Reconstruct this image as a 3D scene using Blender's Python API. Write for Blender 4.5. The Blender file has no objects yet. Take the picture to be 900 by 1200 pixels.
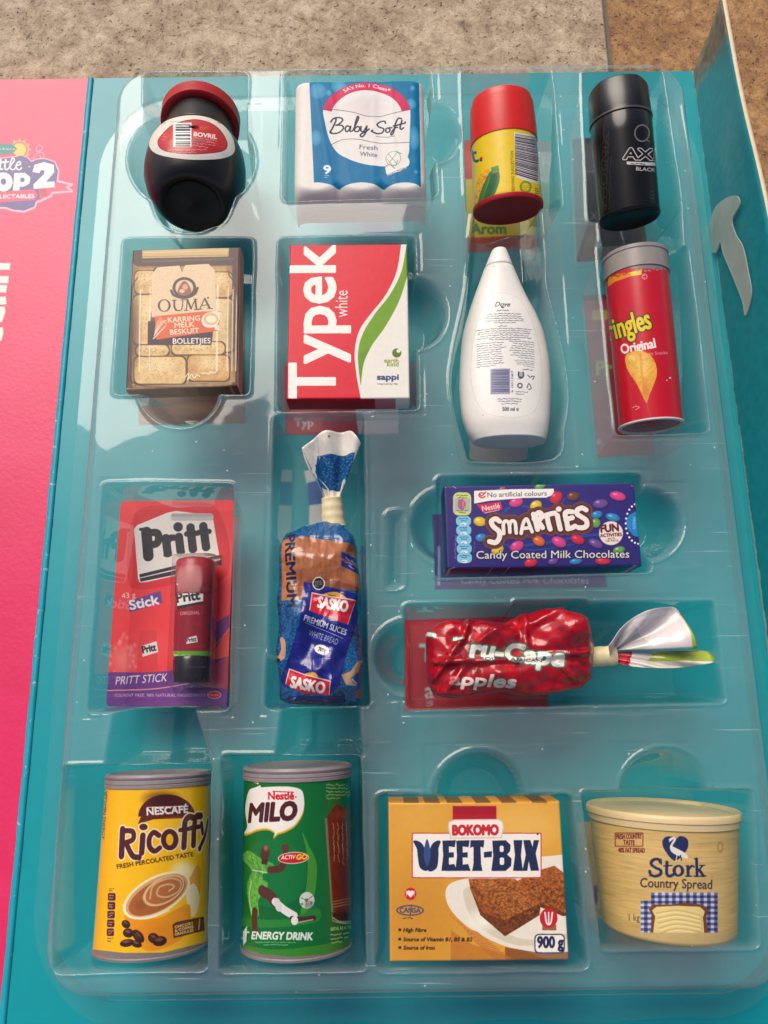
import bpy, bmesh, math, random
import numpy as np
from mathutils import Vector, Matrix

random.seed(7)
rng = np.random.default_rng(11)
sc = bpy.context.scene
C = sc.collection
sc.unit_settings.system = 'METRIC'
sc.unit_settings.scale_length = 0.01          # one unit is one centimetre
sc.unit_settings.length_unit = 'CENTIMETERS'

# ------------------------------------------------------------------ camera
TILT = math.radians(13.7)
FPX, CH, ROLL = 900.0, 20.0, 0.0122            # focal length in photo pixels, height over the card, roll
FW = np.array([0, math.sin(TILT), -math.cos(TILT)])
UP = np.array([0, math.cos(TILT), math.sin(TILT)])
RT = np.array([1.0, 0, 0])
CAM = np.array([0, 0, CH])
cam_d = bpy.data.cameras.new('camera')
cam = bpy.data.objects.new('camera', cam_d)
C.objects.link(cam)
r_ = RT - ROLL * UP
u_ = UP + ROLL * RT
r_ /= np.linalg.norm(r_); u_ /= np.linalg.norm(u_)
M = Matrix.Identity(4)
for i in range(3):
    M[i][0], M[i][1], M[i][2], M[i][3] = r_[i], u_[i], -FW[i], CAM[i]
cam.matrix_world = M
cam_d.sensor_fit = 'HORIZONTAL'
cam_d.sensor_width = 36
cam_d.lens = 36 * FPX / 900
cam_d.clip_start = 0.1
cam_d.clip_end = 2000
sc.camera = cam

# ------------------------------------------------------------------ light
SUN_EL, SUN_AZ = math.radians(47), math.radians(-26)   # azimuth from +y towards +x
w = bpy.data.worlds.new('World')
sc.world = w
w.use_nodes = True
nt = w.node_tree
sky = nt.nodes.new('ShaderNodeTexSky')
sky.sky_type = 'NISHITA'
sky.sun_disc = False
sky.sun_elevation = SUN_EL
sky.sun_rotation = SUN_AZ
sky.dust_density = 3.0
sky.ozone_density = 0.6
bg = nt.nodes['Background']
bg.inputs['Strength'].default_value = 0.058
nt.links.new(sky.outputs[0], bg.inputs[0])
sun_d = bpy.data.lights.new('sun', 'SUN')
sun_d.energy = 1.75
sun_d.angle = math.radians(38)
sun_d.color = (1.0, 0.905, 0.79)
sun = bpy.data.objects.new('sun', sun_d)
C.objects.link(sun)
sd = Vector((math.sin(SUN_AZ) * math.cos(SUN_EL), math.cos(SUN_AZ) * math.cos(SUN_EL), math.sin(SUN_EL)))
sun.rotation_euler = sd.to_track_quat('Z', 'Y').to_euler()
sun.location = sd * 60
sc.view_settings.view_transform = 'Standard'
sc.view_settings.look = 'None'
sc.view_settings.exposure = 0.74
sc.view_settings.gamma = 1.0
sc.cycles.transparent_max_bounces = 24
sc.cycles.max_bounces = 10

# ------------------------------------------------------------------ helpers
def rays(px, py):
    u = np.asarray(px, float) - 450.0; v = np.asarray(py, float) - 600.0
    u2 = u - ROLL * v; v2 = v + ROLL * u
    return (u2 / FPX)[..., None] * RT - (v2 / FPX)[..., None] * UP + FW

def at(px, py, z):
    """the place on the level z that the photograph shows at (px, py)"""
    d = rays(px, py)
    t = (z - CH) / d[..., 2]
    return CAM + t[..., None] * d

def lin(c):
    c = np.asarray(c, float) / 255.0
    return tuple(np.where(c <= 0.04045, c / 12.92, ((c + 0.055) / 1.055) ** 2.4))

def vnoise(H, W, cy, cx, seed=0):
    g = np.random.default_rng(seed)
    ny, nx = int(H / cy) + 3, int(W / cx) + 3
    a = g.random((ny, nx))
    y = np.arange(H) / cy; x = np.arange(W) / cx
    iy = y.astype(int); fy = y - iy; fy = fy * fy * (3 - 2 * fy)
    ix = x.astype(int); fx = x - ix; fx = fx * fx * (3 - 2 * fx)
    p = a[iy][:, ix] * (1 - fx) + a[iy][:, ix + 1] * fx
    q = a[iy + 1][:, ix] * (1 - fx) + a[iy + 1][:, ix + 1] * fx
    return p * (1 - fy[:, None]) + q * fy[:, None]

def tag(o, label=None, cat=None, group=None, kind=None):
    if label: o['label'] = label
    if cat: o['category'] = cat
    if group: o['group'] = group
    if kind: o['kind'] = kind
    return o

def thing(name, loc, label, cat, group=None):
    o = bpy.data.objects.new(name, None)
    C.objects.link(o)
    o.empty_display_size = 0.5
    o.location = [float(a) for a in loc]
    return tag(o, label, cat, group)

def mesh(name, V, F, mats, loc=(0, 0, 0), parent=None, uv=None, smooth=True, mi=None):
    """one mesh object from world-space vertices; loc is its origin (or its parent's)"""
    V = np.asarray(V, float)
    if parent is not None: loc = parent.location
    loc = np.array(loc, float)
    me = bpy.data.meshes.new(name)
    me.from_pydata((V - loc).tolist(), [], [tuple(int(i) for i in f) for f in F])
    if not isinstance(mats, (list, tuple)): mats = [mats]
    for m in mats: me.materials.append(m)
    if uv is not None:
        lay = me.uv_layers.new(name='UVMap')
        idx = np.empty(len(me.loops), dtype=np.int32)
        me.loops.foreach_get('vertex_index', idx)
        lay.data.foreach_set('uv', np.asarray(uv, float)[idx].astype(np.float32).ravel())
    if mi is not None: me.polygons.foreach_set('material_index', np.asarray(mi, dtype=np.int32))
    if smooth: me.polygons.foreach_set('use_smooth', np.ones(len(me.polygons), dtype=bool))
    me.update()
    o = bpy.data.objects.new(name, me)
    C.objects.link(o)
    if parent is not None: o.parent = parent
    else: o.location = loc
    return o

def sharp(o, deg=35):
    me = o.data
    bm = bmesh.new(); bm.from_mesh(me)
    bmesh.ops.remove_doubles(bm, verts=bm.verts, dist=1e-5) if not me.uv_layers else None
    for e in bm.edges:
        if len(e.link_faces) == 2 and e.calc_face_angle(0) > math.radians(deg): e.smooth = False
    bm.to_mesh(me); bm.free()
    return o

def grid_faces(ny, nx, wrap=False, off=0):
    F = []
    for j in range(ny - 1):
        for i in range(nx - 1):
            a = off + j * nx + i
            F.append((a, a + 1, a + nx + 1, a + nx))
    return F

# ------------------------------------------------------------------ materials
def pmat(name, col, rough=0.4, var=0.06, scale=3.0, bump=0.02, metal=0.0, spec=0.5, coat=0.0, trans=0.0):
    m = bpy.data.materials.new(name); m.use_nodes = True
    t = m.node_tree; b = t.nodes['Principled BSDF']
    b.inputs['Roughness'].default_value = rough
    b.inputs['Metallic'].default_value = metal
    b.inputs['Specular IOR Level'].default_value = spec
    b.inputs['Coat Weight'].default_value = coat
    b.inputs['Coat Roughness'].default_value = 0.12
    b.inputs['Transmission Weight'].default_value = trans
    tc = t.nodes.new('ShaderNodeTexCoord')
    n = t.nodes.new('ShaderNodeTexNoise'); n.inputs['Scale'].default_value = scale; n.inputs['Detail'].default_value = 6
    t.links.new(tc.outputs['Object'], n.inputs['Vector'])
    rp = t.nodes.new('ShaderNodeValToRGB')
    c = np.array(lin(col))
    rp.color_ramp.elements[0].position = 0.25; rp.color_ramp.elements[1].position = 0.75
    rp.color_ramp.elements[0].color = (*np.clip(c * (1 - var), 0, 1), 1)
    rp.color_ramp.elements[1].color = (*np.clip(c * (1 + var), 0, 1), 1)
    t.links.new(n.outputs['Fac'], rp.inputs[0])
    t.links.new(rp.outputs[0], b.inputs['Base Color'])
    if bump:
        bp = t.nodes.new('ShaderNodeBump'); bp.inputs['Strength'].default_value = bump * 5; bp.inputs['Distance'].default_value = 0.02
        n2 = t.nodes.new('ShaderNodeTexNoise'); n2.inputs['Scale'].default_value = scale * 4; n2.inputs['Detail'].default_value = 5
        t.links.new(tc.outputs['Object'], n2.inputs['Vector'])
        t.links.new(n2.outputs['Fac'], bp.inputs['Height'])
        t.links.new(bp.outputs[0], b.inputs['Normal'])
    return m

def artmat(name, img, rough=0.35, bump=0.015, coat=0.0, scale=6.0, spec=0.5, crinkle=0.0):
    m = bpy.data.materials.new(name); m.use_nodes = True
    t = m.node_tree; b = t.nodes['Principled BSDF']
    b.inputs['Roughness'].default_value = rough
    b.inputs['Specular IOR Level'].default_value = spec
    b.inputs['Coat Weight'].default_value = coat; b.inputs['Coat Roughness'].default_value = 0.1
    ti = t.nodes.new('ShaderNodeTexImage'); ti.image = img; ti.extension = 'EXTEND'; ti.interpolation = 'Cubic'
    uvn = t.nodes.new('ShaderNodeUVMap'); uvn.uv_map = 'UVMap'
    t.links.new(uvn.outputs[0], ti.inputs[0])
    tc = t.nodes.new('ShaderNodeTexCoord')
    n = t.nodes.new('ShaderNodeTexNoise'); n.inputs['Scale'].default_value = scale; n.inputs['Detail'].default_value = 6
    t.links.new(tc.outputs['Object'], n.inputs['Vector'])
    # faint wear in the print
    mx = t.nodes.new('ShaderNodeMixRGB'); mx.blend_type = 'MULTIPLY'; mx.inputs[0].default_value = 0.12
    t.links.new(ti.outputs[0], mx.inputs[1]); t.links.new(n.outputs['Fac'], mx.inputs[2])
    t.links.new(mx.outputs[0], b.inputs['Base Color'])
    bp = t.nodes.new('ShaderNodeBump'); bp.inputs['Strength'].default_value = bump * 6; bp.inputs['Distance'].default_value = 0.03
    t.links.new(n.outputs['Fac'], bp.inputs['Height']); t.links.new(bp.outputs[0], b.inputs['Normal'])
    if crinkle:      # small flat facets of thin film
        wv = t.nodes.new('ShaderNodeVectorMath'); wv.operation = 'MULTIPLY_ADD'; n3 = t.nodes.new('ShaderNodeTexNoise'); n3.inputs['Scale'].default_value = 1.3
        t.links.new(tc.outputs['Object'], n3.inputs['Vector']); t.links.new(n3.outputs['Color'], wv.inputs[0]); wv.inputs[1].default_value = (.5, .5, .5); t.links.new(tc.outputs['Object'], wv.inputs[2])
        vo = t.nodes.new('ShaderNodeTexVoronoi'); vo.inputs['Scale'].default_value = 2.6; vo.feature = 'F1'; vo.distance = 'MANHATTAN'; t.links.new(wv.outputs[0], vo.inputs['Vector'])
        b2 = t.nodes.new('ShaderNodeBump'); b2.inputs['Strength'].default_value = crinkle; b2.inputs['Distance'].default_value = 0.16
        t.links.new(vo.outputs['Distance'], b2.inputs['Height']); t.links.new(bp.outputs[0], b2.inputs['Normal'])
        t.links.new(b2.outputs[0], b.inputs['Normal']); t.links.new(b2.outputs[0], b.inputs['Coat Normal'])
    return m

def clearmat(name, tint=(0.95, 0.98, 0.975), f0=0.10, rough=0.06, haze=0.05, hazecol=(0.75, 0.80, 0.80), bscale=0.7, bump=0.25, top=None):
    """thin clear sheet: most light goes straight through, some is mirrored, a little is scattered"""
    m = bpy.data.materials.new(name); m.use_nodes = True
    t = m.node_tree
    for n in list(t.nodes):
        if n.type != 'OUTPUT_MATERIAL': t.nodes.remove(n)
    out = [n for n in t.nodes if n.type == 'OUTPUT_MATERIAL'][0]
    tr = t.nodes.new('ShaderNodeBsdfTransparent'); tr.inputs[0].default_value = (*tint, 1)
    gl = t.nodes.new('ShaderNodeBsdfGlossy'); gl.inputs['Roughness'].default_value = rough
    di = t.nodes.new('ShaderNodeBsdfDiffuse'); di.inputs[0].default_value = (*hazecol, 1)
    lw = t.nodes.new('ShaderNodeLayerWeight'); lw.inputs['Blend'].default_value = 0.5
    pw = t.nodes.new('ShaderNodeMath'); pw.operation = 'POWER'; pw.inputs[1].default_value = 4.0
    ml = t.nodes.new('ShaderNodeMath'); ml.operation = 'MULTIPLY_ADD'; ml.inputs[1].default_value = 0.85 - f0; ml.inputs[2].default_value = f0
    tc = t.nodes.new('ShaderNodeTexCoord')
    n1 = t.nodes.new('ShaderNodeTexNoise'); n1.inputs['Scale'].default_value = bscale; n1.inputs['Detail'].default_value = 3
    n2 = t.nodes.new('ShaderNodeTexNoise'); n2.inputs['Scale'].default_value = 1.1; n2.inputs['Detail'].default_value = 8; n2.inputs['Roughness'].default_value = 0.7
    bp = t.nodes.new('ShaderNodeBump'); bp.inputs['Strength'].default_value = bump; bp.inputs['Distance'].default_value = 0.12
    L = t.links.new
    L(tc.outputs['Object'], n1.inputs['Vector']); L(tc.outputs['Object'], n2.inputs['Vector'])
    L(n1.outputs['Fac'], bp.inputs['Height']); L(bp.outputs[0], gl.inputs['Normal'])
    L(lw.outputs['Facing'], pw.inputs[0]); L(pw.outputs[0], ml.inputs[0])
    rp = t.nodes.new('ShaderNodeMapRange'); rp.inputs['From Min'].default_value = 0.35; rp.inputs['From Max'].default_value = 0.75
    rp.inputs['To Min'].default_value = haze * 0.85; rp.inputs['To Max'].default_value = haze * 1.2
    L(n2.outputs['Fac'], rp.inputs['Value'])
    # dust specks and hair-fine scratches
    vd = t.nodes.new('ShaderNodeTexVoronoi'); vd.inputs['Scale'].default_value = 2.6; L(tc.outputs['Object'], vd.inputs['Vector'])
    ds = t.nodes.new('ShaderNodeMapRange'); ds.inputs['From Min'].default_value = 0.035; ds.inputs['From Max'].default_value = 0.06; ds.inputs['To Min'].default_value = 0.45; ds.inputs['To Max'].default_value = 0.0; L(vd.outputs['Distance'], ds.inputs['Value'])
    mpg = t.nodes.new('ShaderNodeMapping'); mpg.inputs['Rotation'].default_value = (0, 0, 0.6); mpg.inputs['Scale'].default_value = (0.35, 14.0, 0.35); L(tc.outputs['Object'], mpg.inputs['Vector'])
    sn = t.nodes.new('ShaderNodeTexNoise'); sn.inputs['Scale'].default_value = 1.6; sn.inputs['Detail'].default_value = 3; L(mpg.outputs[0], sn.inputs['Vector'])
    sm = t.nodes.new('ShaderNodeMapRange'); sm.inputs['From Min'].default_value = 0.66; sm.inputs['From Max'].default_value = 0.74; sm.inputs['To Max'].default_value = 0.14; L(sn.outputs['Fac'], sm.inputs['Value'])
    ad1 = t.nodes.new('ShaderNodeMath'); ad1.operation = 'ADD'; L(ds.outputs[0], ad1.inputs[0]); L(sm.outputs[0], ad1.inputs[1])
    ad2 = t.nodes.new('ShaderNodeMath'); ad2.operation = 'ADD'; L(ad1.outputs[0], ad2.inputs[0]); L(rp.outputs[0], ad2.inputs[1])
    hz = ad2.outputs[0]
    if top:      # pale reflected sheen of the upper sheet painted as haze, with more dust and scratches
        sp = t.nodes.new('ShaderNodeSeparateXYZ'); L(tc.outputs['Object'], sp.inputs[0])
        tz = t.nodes.new('ShaderNodeMapRange'); tz.inputs['From Min'].default_value = top[0]; tz.inputs['From Max'].default_value = top[1]; tz.inputs['To Min'].default_value = 0.3; tz.inputs['To Max'].default_value = top[2]; L(sp.outputs['Z'], tz.inputs['Value'])
        mm = t.nodes.new('ShaderNodeMath'); mm.operation = 'MULTIPLY'; L(hz, mm.inputs[0]); L(tz.outputs[0], mm.inputs[1]); hz = mm.outputs[0]
    m1 = t.nodes.new('ShaderNodeMixShader'); L(hz, m1.inputs[0]); L(tr.outputs[0], m1.inputs[1]); L(di.outputs[0], m1.inputs[2])
    m2 = t.nodes.new('ShaderNodeMixShader'); L(ml.outputs[0], m2.inputs[0]); L(m1.outputs[0], m2.inputs[1]); L(gl.outputs[0], m2.inputs[2])
    L(m2.outputs[0], out.inputs[0])
    return m

# ------------------------------------------------------------------ surfaces that carry print
class Flat:
    def __init__(s, o, ex, ey):
        s.o, s.ex, s.ey = np.array(o, float), np.array(ex, float), np.array(ey, float)
        s.w, s.h = np.linalg.norm(s.ex), np.linalg.norm(s.ey)
        s.n = np.cross(s.ex, s.ey); s.n /= np.linalg.norm(s.n)
    def uv(s, px, py):
        d = rays(px, py)
        t = ((s.o - CAM) @ s.n) / (d @ s.n)
        return s.of(CAM + t[..., None] * d)
    def of(s, p):
        p = np.asarray(p) - s.o
        return np.stack([p @ s.ex / s.w ** 2, p @ s.ey / s.h ** 2], -1)

class Round:
    """side of a turned body; u is the angle round the front, v runs from base to top"""
    A = math.radians(112)
    def __init__(s, base, top, R0, R1=None):
        s.o = np.array(base, float); a = np.array(top, float) - s.o
        s.L = np.linalg.norm(a); s.ax = a / s.L
        s.upv = np.array([0, 0, 1.0]) - s.ax[2] * s.ax; s.upv /= np.linalg.norm(s.upv)
        s.rt = np.cross(s.ax, s.upv)
        s.R0, s.R1 = R0, R1 if R1 else R0
        s.w, s.h = 2 * s.A * s.R0, s.L
    def R(s, y): return s.R0 + (s.R1 - s.R0) * np.clip(y / s.L, 0, 1)
    def uv(s, px, py):
        d = rays(px, py); c = CAM - s.o
        cr, cu, ca = c @ s.rt, c @ s.upv, c @ s.ax
        dr, du, da = d @ s.rt, d @ s.upv, d @ s.ax
        y = np.full(dr.shape, s.L / 2)
        for _ in range(5):
            R = s.R(y)
            a = dr * dr + du * du; b = cr * dr + cu * du; k = cr * cr + cu * cu - R * R
            disc = np.maximum(b * b - a * k, 0)
            t = (-b - np.sqrt(disc)) / a
            y = ca + t * da
        phi = np.arctan2(cr + t * dr, cu + t * du)
        return np.stack([(phi + s.A) / (2 * s.A), y / s.L], -1)
    def pt(s, y, r, phi):
        return s.o + s.ax * y + s.rt * (r * math.sin(phi)) + s.upv * (r * math.cos(phi))

_glyph = {}
def text_tris(body, bold):
    k = (body, round(bold, 4))
    if k not in _glyph:
        cu = bpy.data.curves.new('lettering', 'FONT')
        cu.body = body; cu.size = 1; cu.offset = bold; cu.resolution_u = 3
        o = bpy.data.objects.new('lettering', cu)
        C.objects.link(o)
        me = o.evaluated_get(bpy.context.evaluated_depsgraph_get()).to_mesh()
        me.calc_loop_triangles()
        v = np.array([p.co[:2] for p in me.vertices]).reshape(-1, 2)
        t = np.array([l.vertices[:] for l in me.loop_triangles], int).reshape(-1, 3)
        o.evaluated_get(bpy.context.evaluated_depsgraph_get()).to_mesh_clear()
        bpy.data.objects.remove(o); bpy.data.curves.remove(cu)
        _glyph[k] = (v, t)
    return _glyph[k]
CAP = 0.0

def smooth_line(pts, n=8, closed=False):
    p = np.asarray(pts, float)
    if len(p) < 3: return p
    q = np.vstack([p[-1], p, p[0], p[1]]) if closed else np.vstack([2 * p[0] - p[1], p, 2 * p[-1] - p[-2]])
    out = []
    for i in range(1, len(q) - 2):
        a, b, c, d = q[i - 1:i + 3]
        for t in np.arange(n) / n:
            out.append(0.5 * (2 * b + (c - a) * t + (2 * a - 5 * b + 4 * c - d) * t * t + (3 * b - a - 3 * c + d) * t ** 3))
    if not closed: out.append(p[-1])
    return np.array(out)

class Art:
    """print drawn in code, in the coordinates of an enlarged view of the photograph (crop = zoom, x0, y0), laid on a surface"""
    SS = 2
    def __init__(s, name, surf, crop, bg=(255, 255, 255), k=120, w=None, h=None):
        s.name, s.surf, s.crop = name, surf, crop
        s.W = int((w or surf.w) * k) * s.SS; s.H = int((h or surf.h) * k) * s.SS
        s.c = np.empty((s.H, s.W, 3), np.float32); s.c[:] = np.array(bg) / 255.0
        s.seed = 3
    def m(s, P):
        P = np.asarray(P, float)
        z, x0, y0 = s.crop
        uv = s.surf.uv(x0 + P[..., 0] / z, y0 + P[..., 1] / z)
        return np.stack([uv[..., 0] * s.W, (1 - uv[..., 1]) * s.H], -1)
    def jac(s, x, y, e=2.0):
        q = s.m(np.array([[x, y], [x + e, y], [x, y + e]]))
        return q[0], np.stack([(q[1] - q[0]) / e, (q[2] - q[0]) / e], 1)
    def box(s, q, pad=2):
        x0, y0 = np.floor(q.min(0)).astype(int) - pad; x1, y1 = np.ceil(q.max(0)).astype(int) + pad
        x0, x1 = np.clip([x0, x1], 0, s.W); y0, y1 = np.clip([y0, y1], 0, s.H)
        return x0, y0, x1, y1
    def blend(s, b, mask, col, a=1.0, tex=None):
        x0, y0, x1, y1 = b
        if x1 <= x0 or y1 <= y0: return
        col = np.asarray(col, np.float32) / 255.0
        col = np.broadcast_to(col, (y1 - y0, x1 - x0, 3))
        if tex:
            s.seed += 1
            cy, cx, amp = tex
            f = (vnoise(y1 - y0, x1 - x0, cy, cx, s.seed) * 0.6 + vnoise(y1 - y0, x1 - x0, max(cy / 2.7, 1), max(cx / 2.7, 1), s.seed + 50) * 0.4 - 0.5) * 2 * amp
            col = np.clip(col * (1 + f[..., None]), 0, 1)
        al = (mask * a)[..., None].astype(np.float32)
        r = s.c[y0:y1, x0:x1]
        r[:] = r * (1 - al) + col * al
    def dens(s, P, step=6.0, closed=True):
        P = np.asarray(P, float); out = []
        n = len(P)
        for i in range(n if closed else n - 1):
            a, b = P[i], P[(i + 1) % n]
            k = max(1, int(np.hypot(*(b - a)) / step))
            for j in range(k): out.append(a + (b - a) * j / k)
        if not closed: out.append(P[-1])
        return np.array(out)
    def pmask(s, P):
        q = s.m(s.dens(P)); b = s.box(q); x0, y0, x1, y1 = b
        if x1 <= x0 or y1 <= y0: return b, None
        X = np.arange(x0, x1) + 0.5; Y = np.arange(y0, y1) + 0.5
        mk = np.zeros((y1 - y0, x1 - x0), bool)
        r = np.roll(q, -1, 0)
        for a, c in zip(q, r):
            lo, hi = (a, c) if a[1] < c[1] else (c, a)
            i0 = np.searchsorted(Y, lo[1]); i1 = np.searchsorted(Y, hi[1])
            if i1 <= i0: continue
            xs = lo[0] + (Y[i0:i1] - lo[1]) / (hi[1] - lo[1]) * (hi[0] - lo[0])
            mk[i0:i1] ^= X[None, :] < xs[:, None]
        return b, mk
    def poly(s, P, col, a=1.0, smooth=False, tex=None):
        if smooth: P = smooth_line(P, 8, True)
        b, mk = s.pmask(P)
        if mk is not None: s.blend(b, mk, col, a, tex)
    def rect(s, x0, y0, x1, y1, col, a=1.0, r=0, tex=None):
        if r:
            P = []
            for cx, cy, a0 in ((x1 - r, y0 + r, -90), (x1 - r, y1 - r, 0), (x0 + r, y1 - r, 90), (x0 + r, y0 + r, 180)):
                for t in range(0, 91, 15):
                    an = math.radians(a0 + t); P.append((cx + r * math.cos(an), cy + r * math.sin(an)))
        else: P = [(x0, y0), (x1, y0), (x1, y1), (x0, y1)]
        s.poly(P, col, a, tex=tex)
    def ell(s, cx, cy, rx, ry, col, a=1.0, rot=0, tex=None, a0=0, a1=360, inner=None):
        t = np.radians(np.linspace(a0, a1, 72)); ro = math.radians(rot)
        def ring(rx, ry, t): 
            x, y = rx * np.cos(t), ry * np.sin(t)
            return np.stack([cx + x * math.cos(ro) - y * math.sin(ro), cy + x * math.sin(ro) + y * math.cos(ro)], 1)
        P = ring(rx, ry, t)
        if inner: P = np.vstack([P, ring(inner[0], inner[1], t[::-1])])
        s.poly(P, col, a, tex=tex)
    def soft(s, cx, cy, rx, ry, col, a=1.0, rot=0, p=1.5):
        c, J = s.jac(cx, cy)
        ro = math.radians(rot)
        B = J @ np.array([[math.cos(ro), -math.sin(ro)], [math.sin(ro), math.cos(ro)]]) @ np.diag([rx, ry])
        e = np.abs(B).sum(1)
        b = s.box(np.stack([c - e, c + e])); x0, y0, x1, y1 = b
        if x1 <= x0 or y1 <= y0: return
        X, Y = np.meshgrid(np.arange(x0, x1) + .5 - c[0], np.arange(y0, y1) + .5 - c[1])
        I = np.linalg.inv(B)
        r2 = (I[0, 0] * X + I[0, 1] * Y) ** 2 + (I[1, 0] * X + I[1, 1] * Y) ** 2
        s.blend(b, np.clip(1 - r2, 0, 1) ** p, col, a)
    def line(s, P, wd, col, a=1.0, smooth=True, closed=False, w1=None):
        """a pen stroke of width wd (tapering to w1)"""
        P = np.asarray(P, float)
        if smooth and len(P) > 2: P = smooth_line(P, 7, closed)
        elif closed: P = np.vstack([P, P[:1]])
        P = s.dens(P, 8, False)
        q = s.m(P)
        mid = P[len(P) // 2]; _, J = s.jac(*mid); sc_ = math.sqrt(abs(np.linalg.det(J)))
        R = max(wd, w1 or 0) * sc_ / 2
        b = s.box(np.vstack([q - R, q + R])); x0, y0, x1, y1 = b
        if x1 <= x0 or y1 <= y0: return
        X, Y = np.meshgrid(np.arange(x0, x1) + .5, np.arange(y0, y1) + .5)
        mk = np.zeros(X.shape, bool)
        n = len(q) - 1
        for i in range(n):
            rr = (wd + ((w1 if w1 is not None else wd) - wd) * (i / max(n - 1, 1))) * sc_ / 2
            a0, c0 = q[i], q[i + 1]
            bx0 = max(int(min(a0[0], c0[0]) - rr - 2) - x0, 0); bx1 = int(max(a0[0], c0[0]) + rr + 2) - x0
            by0 = max(int(min(a0[1], c0[1]) - rr - 2) - y0, 0); by1 = int(max(a0[1], c0[1]) + rr + 2) - y0
            if bx1 <= bx0 or by1 <= by0: continue
            xs, ys = X[by0:by1, bx0:bx1], Y[by0:by1, bx0:bx1]
            d = c0 - a0; L2 = d @ d + 1e-9
            t = np.clip(((xs - a0[0]) * d[0] + (ys - a0[1]) * d[1]) / L2, 0, 1)
            mk[by0:by1, bx0:bx1] |= (xs - a0[0] - t * d[0]) ** 2 + (ys - a0[1] - t * d[1]) ** 2 <= rr * rr
        s.blend(b, mk, col, a)
    def lines(s, Ps, wd, col, a=1.0, smooth=True):
        for P in Ps: s.line(P, wd, col, a, smooth)
    def text(s, body, x, y, h, col, w=None, al='L', rot=0, shear=0.0, bold=0.0, warp=None, a=1.0, sx=1.0, out=None):
        global CAP
        if not CAP:
            hv, _ = text_tris('H', 0.0); CAP = hv[:, 1].max()
        v0, _ = text_tris(body, 0.0)
        if len(v0) == 0: return
        f = h / CAP
        xmin, xmax = v0[:, 0].min(), v0[:, 0].max()
        if w: sx = w / ((xmax - xmin) * f)
        ca, sa = math.cos(math.radians(rot)), math.sin(math.radians(rot))
        for o_, cl in ([(out[1], out[0])] if out else []) + [(0.0, col)]:
            v, t = text_tris(body, 0.0)
            if len(t) == 0: continue
            X = (v[:, 0] - xmin) * f * sx; Y = v[:, 1] * f
            X = X + Y * shear
            Wd = (xmax - xmin) * f * sx
            X = X - (0 if al == 'L' else Wd / 2 if al == 'C' else Wd)
            px = x + X * ca - Y * sa; py = y - (X * sa + Y * ca)
            if warp: px, py = warp(px, py)
            q = s.m(np.stack([px, py], 1)); _, J = s.jac(float(px.mean()), float(py.mean())); rad = int(round((bold + o_) * 0.72 * f * math.sqrt(abs(np.linalg.det(J)))))
            b = s.box(q, 2 + max(rad, 0)); x0, y0, x1, y1 = b
            if x1 <= x0 or y1 <= y0: continue
            mk = np.zeros((y1 - y0, x1 - x0), bool)
            T = q[t] - np.array([x0, y0]) - 0.5
            lo = np.clip(np.floor(T.min(1)).astype(int), 0, None); hi = np.ceil(T.max(1)).astype(int) + 1
            ar = (T[:, 1, 0] - T[:, 0, 0]) * (T[:, 2, 1] - T[:, 0, 1]) - (T[:, 2, 0] - T[:, 0, 0]) * (T[:, 1, 1] - T[:, 0, 1])
            for i in np.nonzero(np.abs(ar) > 1e-4)[0]:
                A, B, D = T[i] if ar[i] > 0 else T[i][[0, 2, 1]]
                ux, uy = lo[i]; vx, vy = hi[i]
                if vx <= ux or vy <= uy: continue
                gx = np.arange(ux, min(vx, mk.shape[1])); gy = np.arange(uy, min(vy, mk.shape[0]))[:, None]
                if not len(gx) or not len(gy): continue
                e = 1e-6
                i1 = (B[0] - A[0]) * (gy - A[1]) - (B[1] - A[1]) * (gx - A[0]) >= -e
                i2 = (D[0] - B[0]) * (gy - B[1]) - (D[1] - B[1]) * (gx - B[0]) >= -e
                i3 = (A[0] - D[0]) * (gy - D[1]) - (A[1] - D[1]) * (gx - D[0]) >= -e
                mk[gy[0, 0]:gy[-1, 0] + 1, gx[0]:gx[-1] + 1] |= i1 & i2 & i3
            for it in range(max(rad, 0)):
                g = mk.copy(); g[1:] |= mk[:-1]; g[:-1] |= mk[1:]; g[:, 1:] |= mk[:, :-1]; g[:, :-1] |= mk[:, 1:]
                if it % 2: g[1:, 1:] |= mk[:-1, :-1]; g[:-1, :-1] |= mk[1:, 1:]; g[1:, :-1] |= mk[:-1, 1:]; g[:-1, 1:] |= mk[1:, :-1]
                mk = g
            s.blend(b, mk, cl, a)
    def fine(s, x0, y0, x1, y1, rows, col, a=1.0, rot=0, al='L', fill=0.92):
        """rows of print too small to read"""
        g = random.Random(int(x0 * 7 + y0 * 13))
        hgt = abs(y1 - y0) / rows
        ca, sa = math.cos(math.radians(rot)), math.sin(math.radians(rot))
        for r in range(rows):
            ln = (x1 - x0) * (fill if r < rows - 1 else 0.6) * g.uniform(0.85, 1.05)
            x = 0 if al == 'L' else (x1 - x0 - ln) / 2 if al == 'C' else (x1 - x0 - ln)
            e = x + ln
            yy = hgt * (r + 0.5)
            while x < e:
                l = min(hgt * g.uniform(0.8, 3.2), e - x)
                P = []
                k = max(2, int(l / (hgt * 0.3)))
                for j in range(k):
                    xx = x + l * j / (k - 1); y2 = yy + hgt * g.uniform(-0.22, 0.22)
                    P.append((x0 + xx * ca + y2 * sa, y0 - xx * sa + y2 * ca))
                s.line(P, hgt * 0.26, col, a, smooth=False)
                x += l + hgt * 0.45
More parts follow.
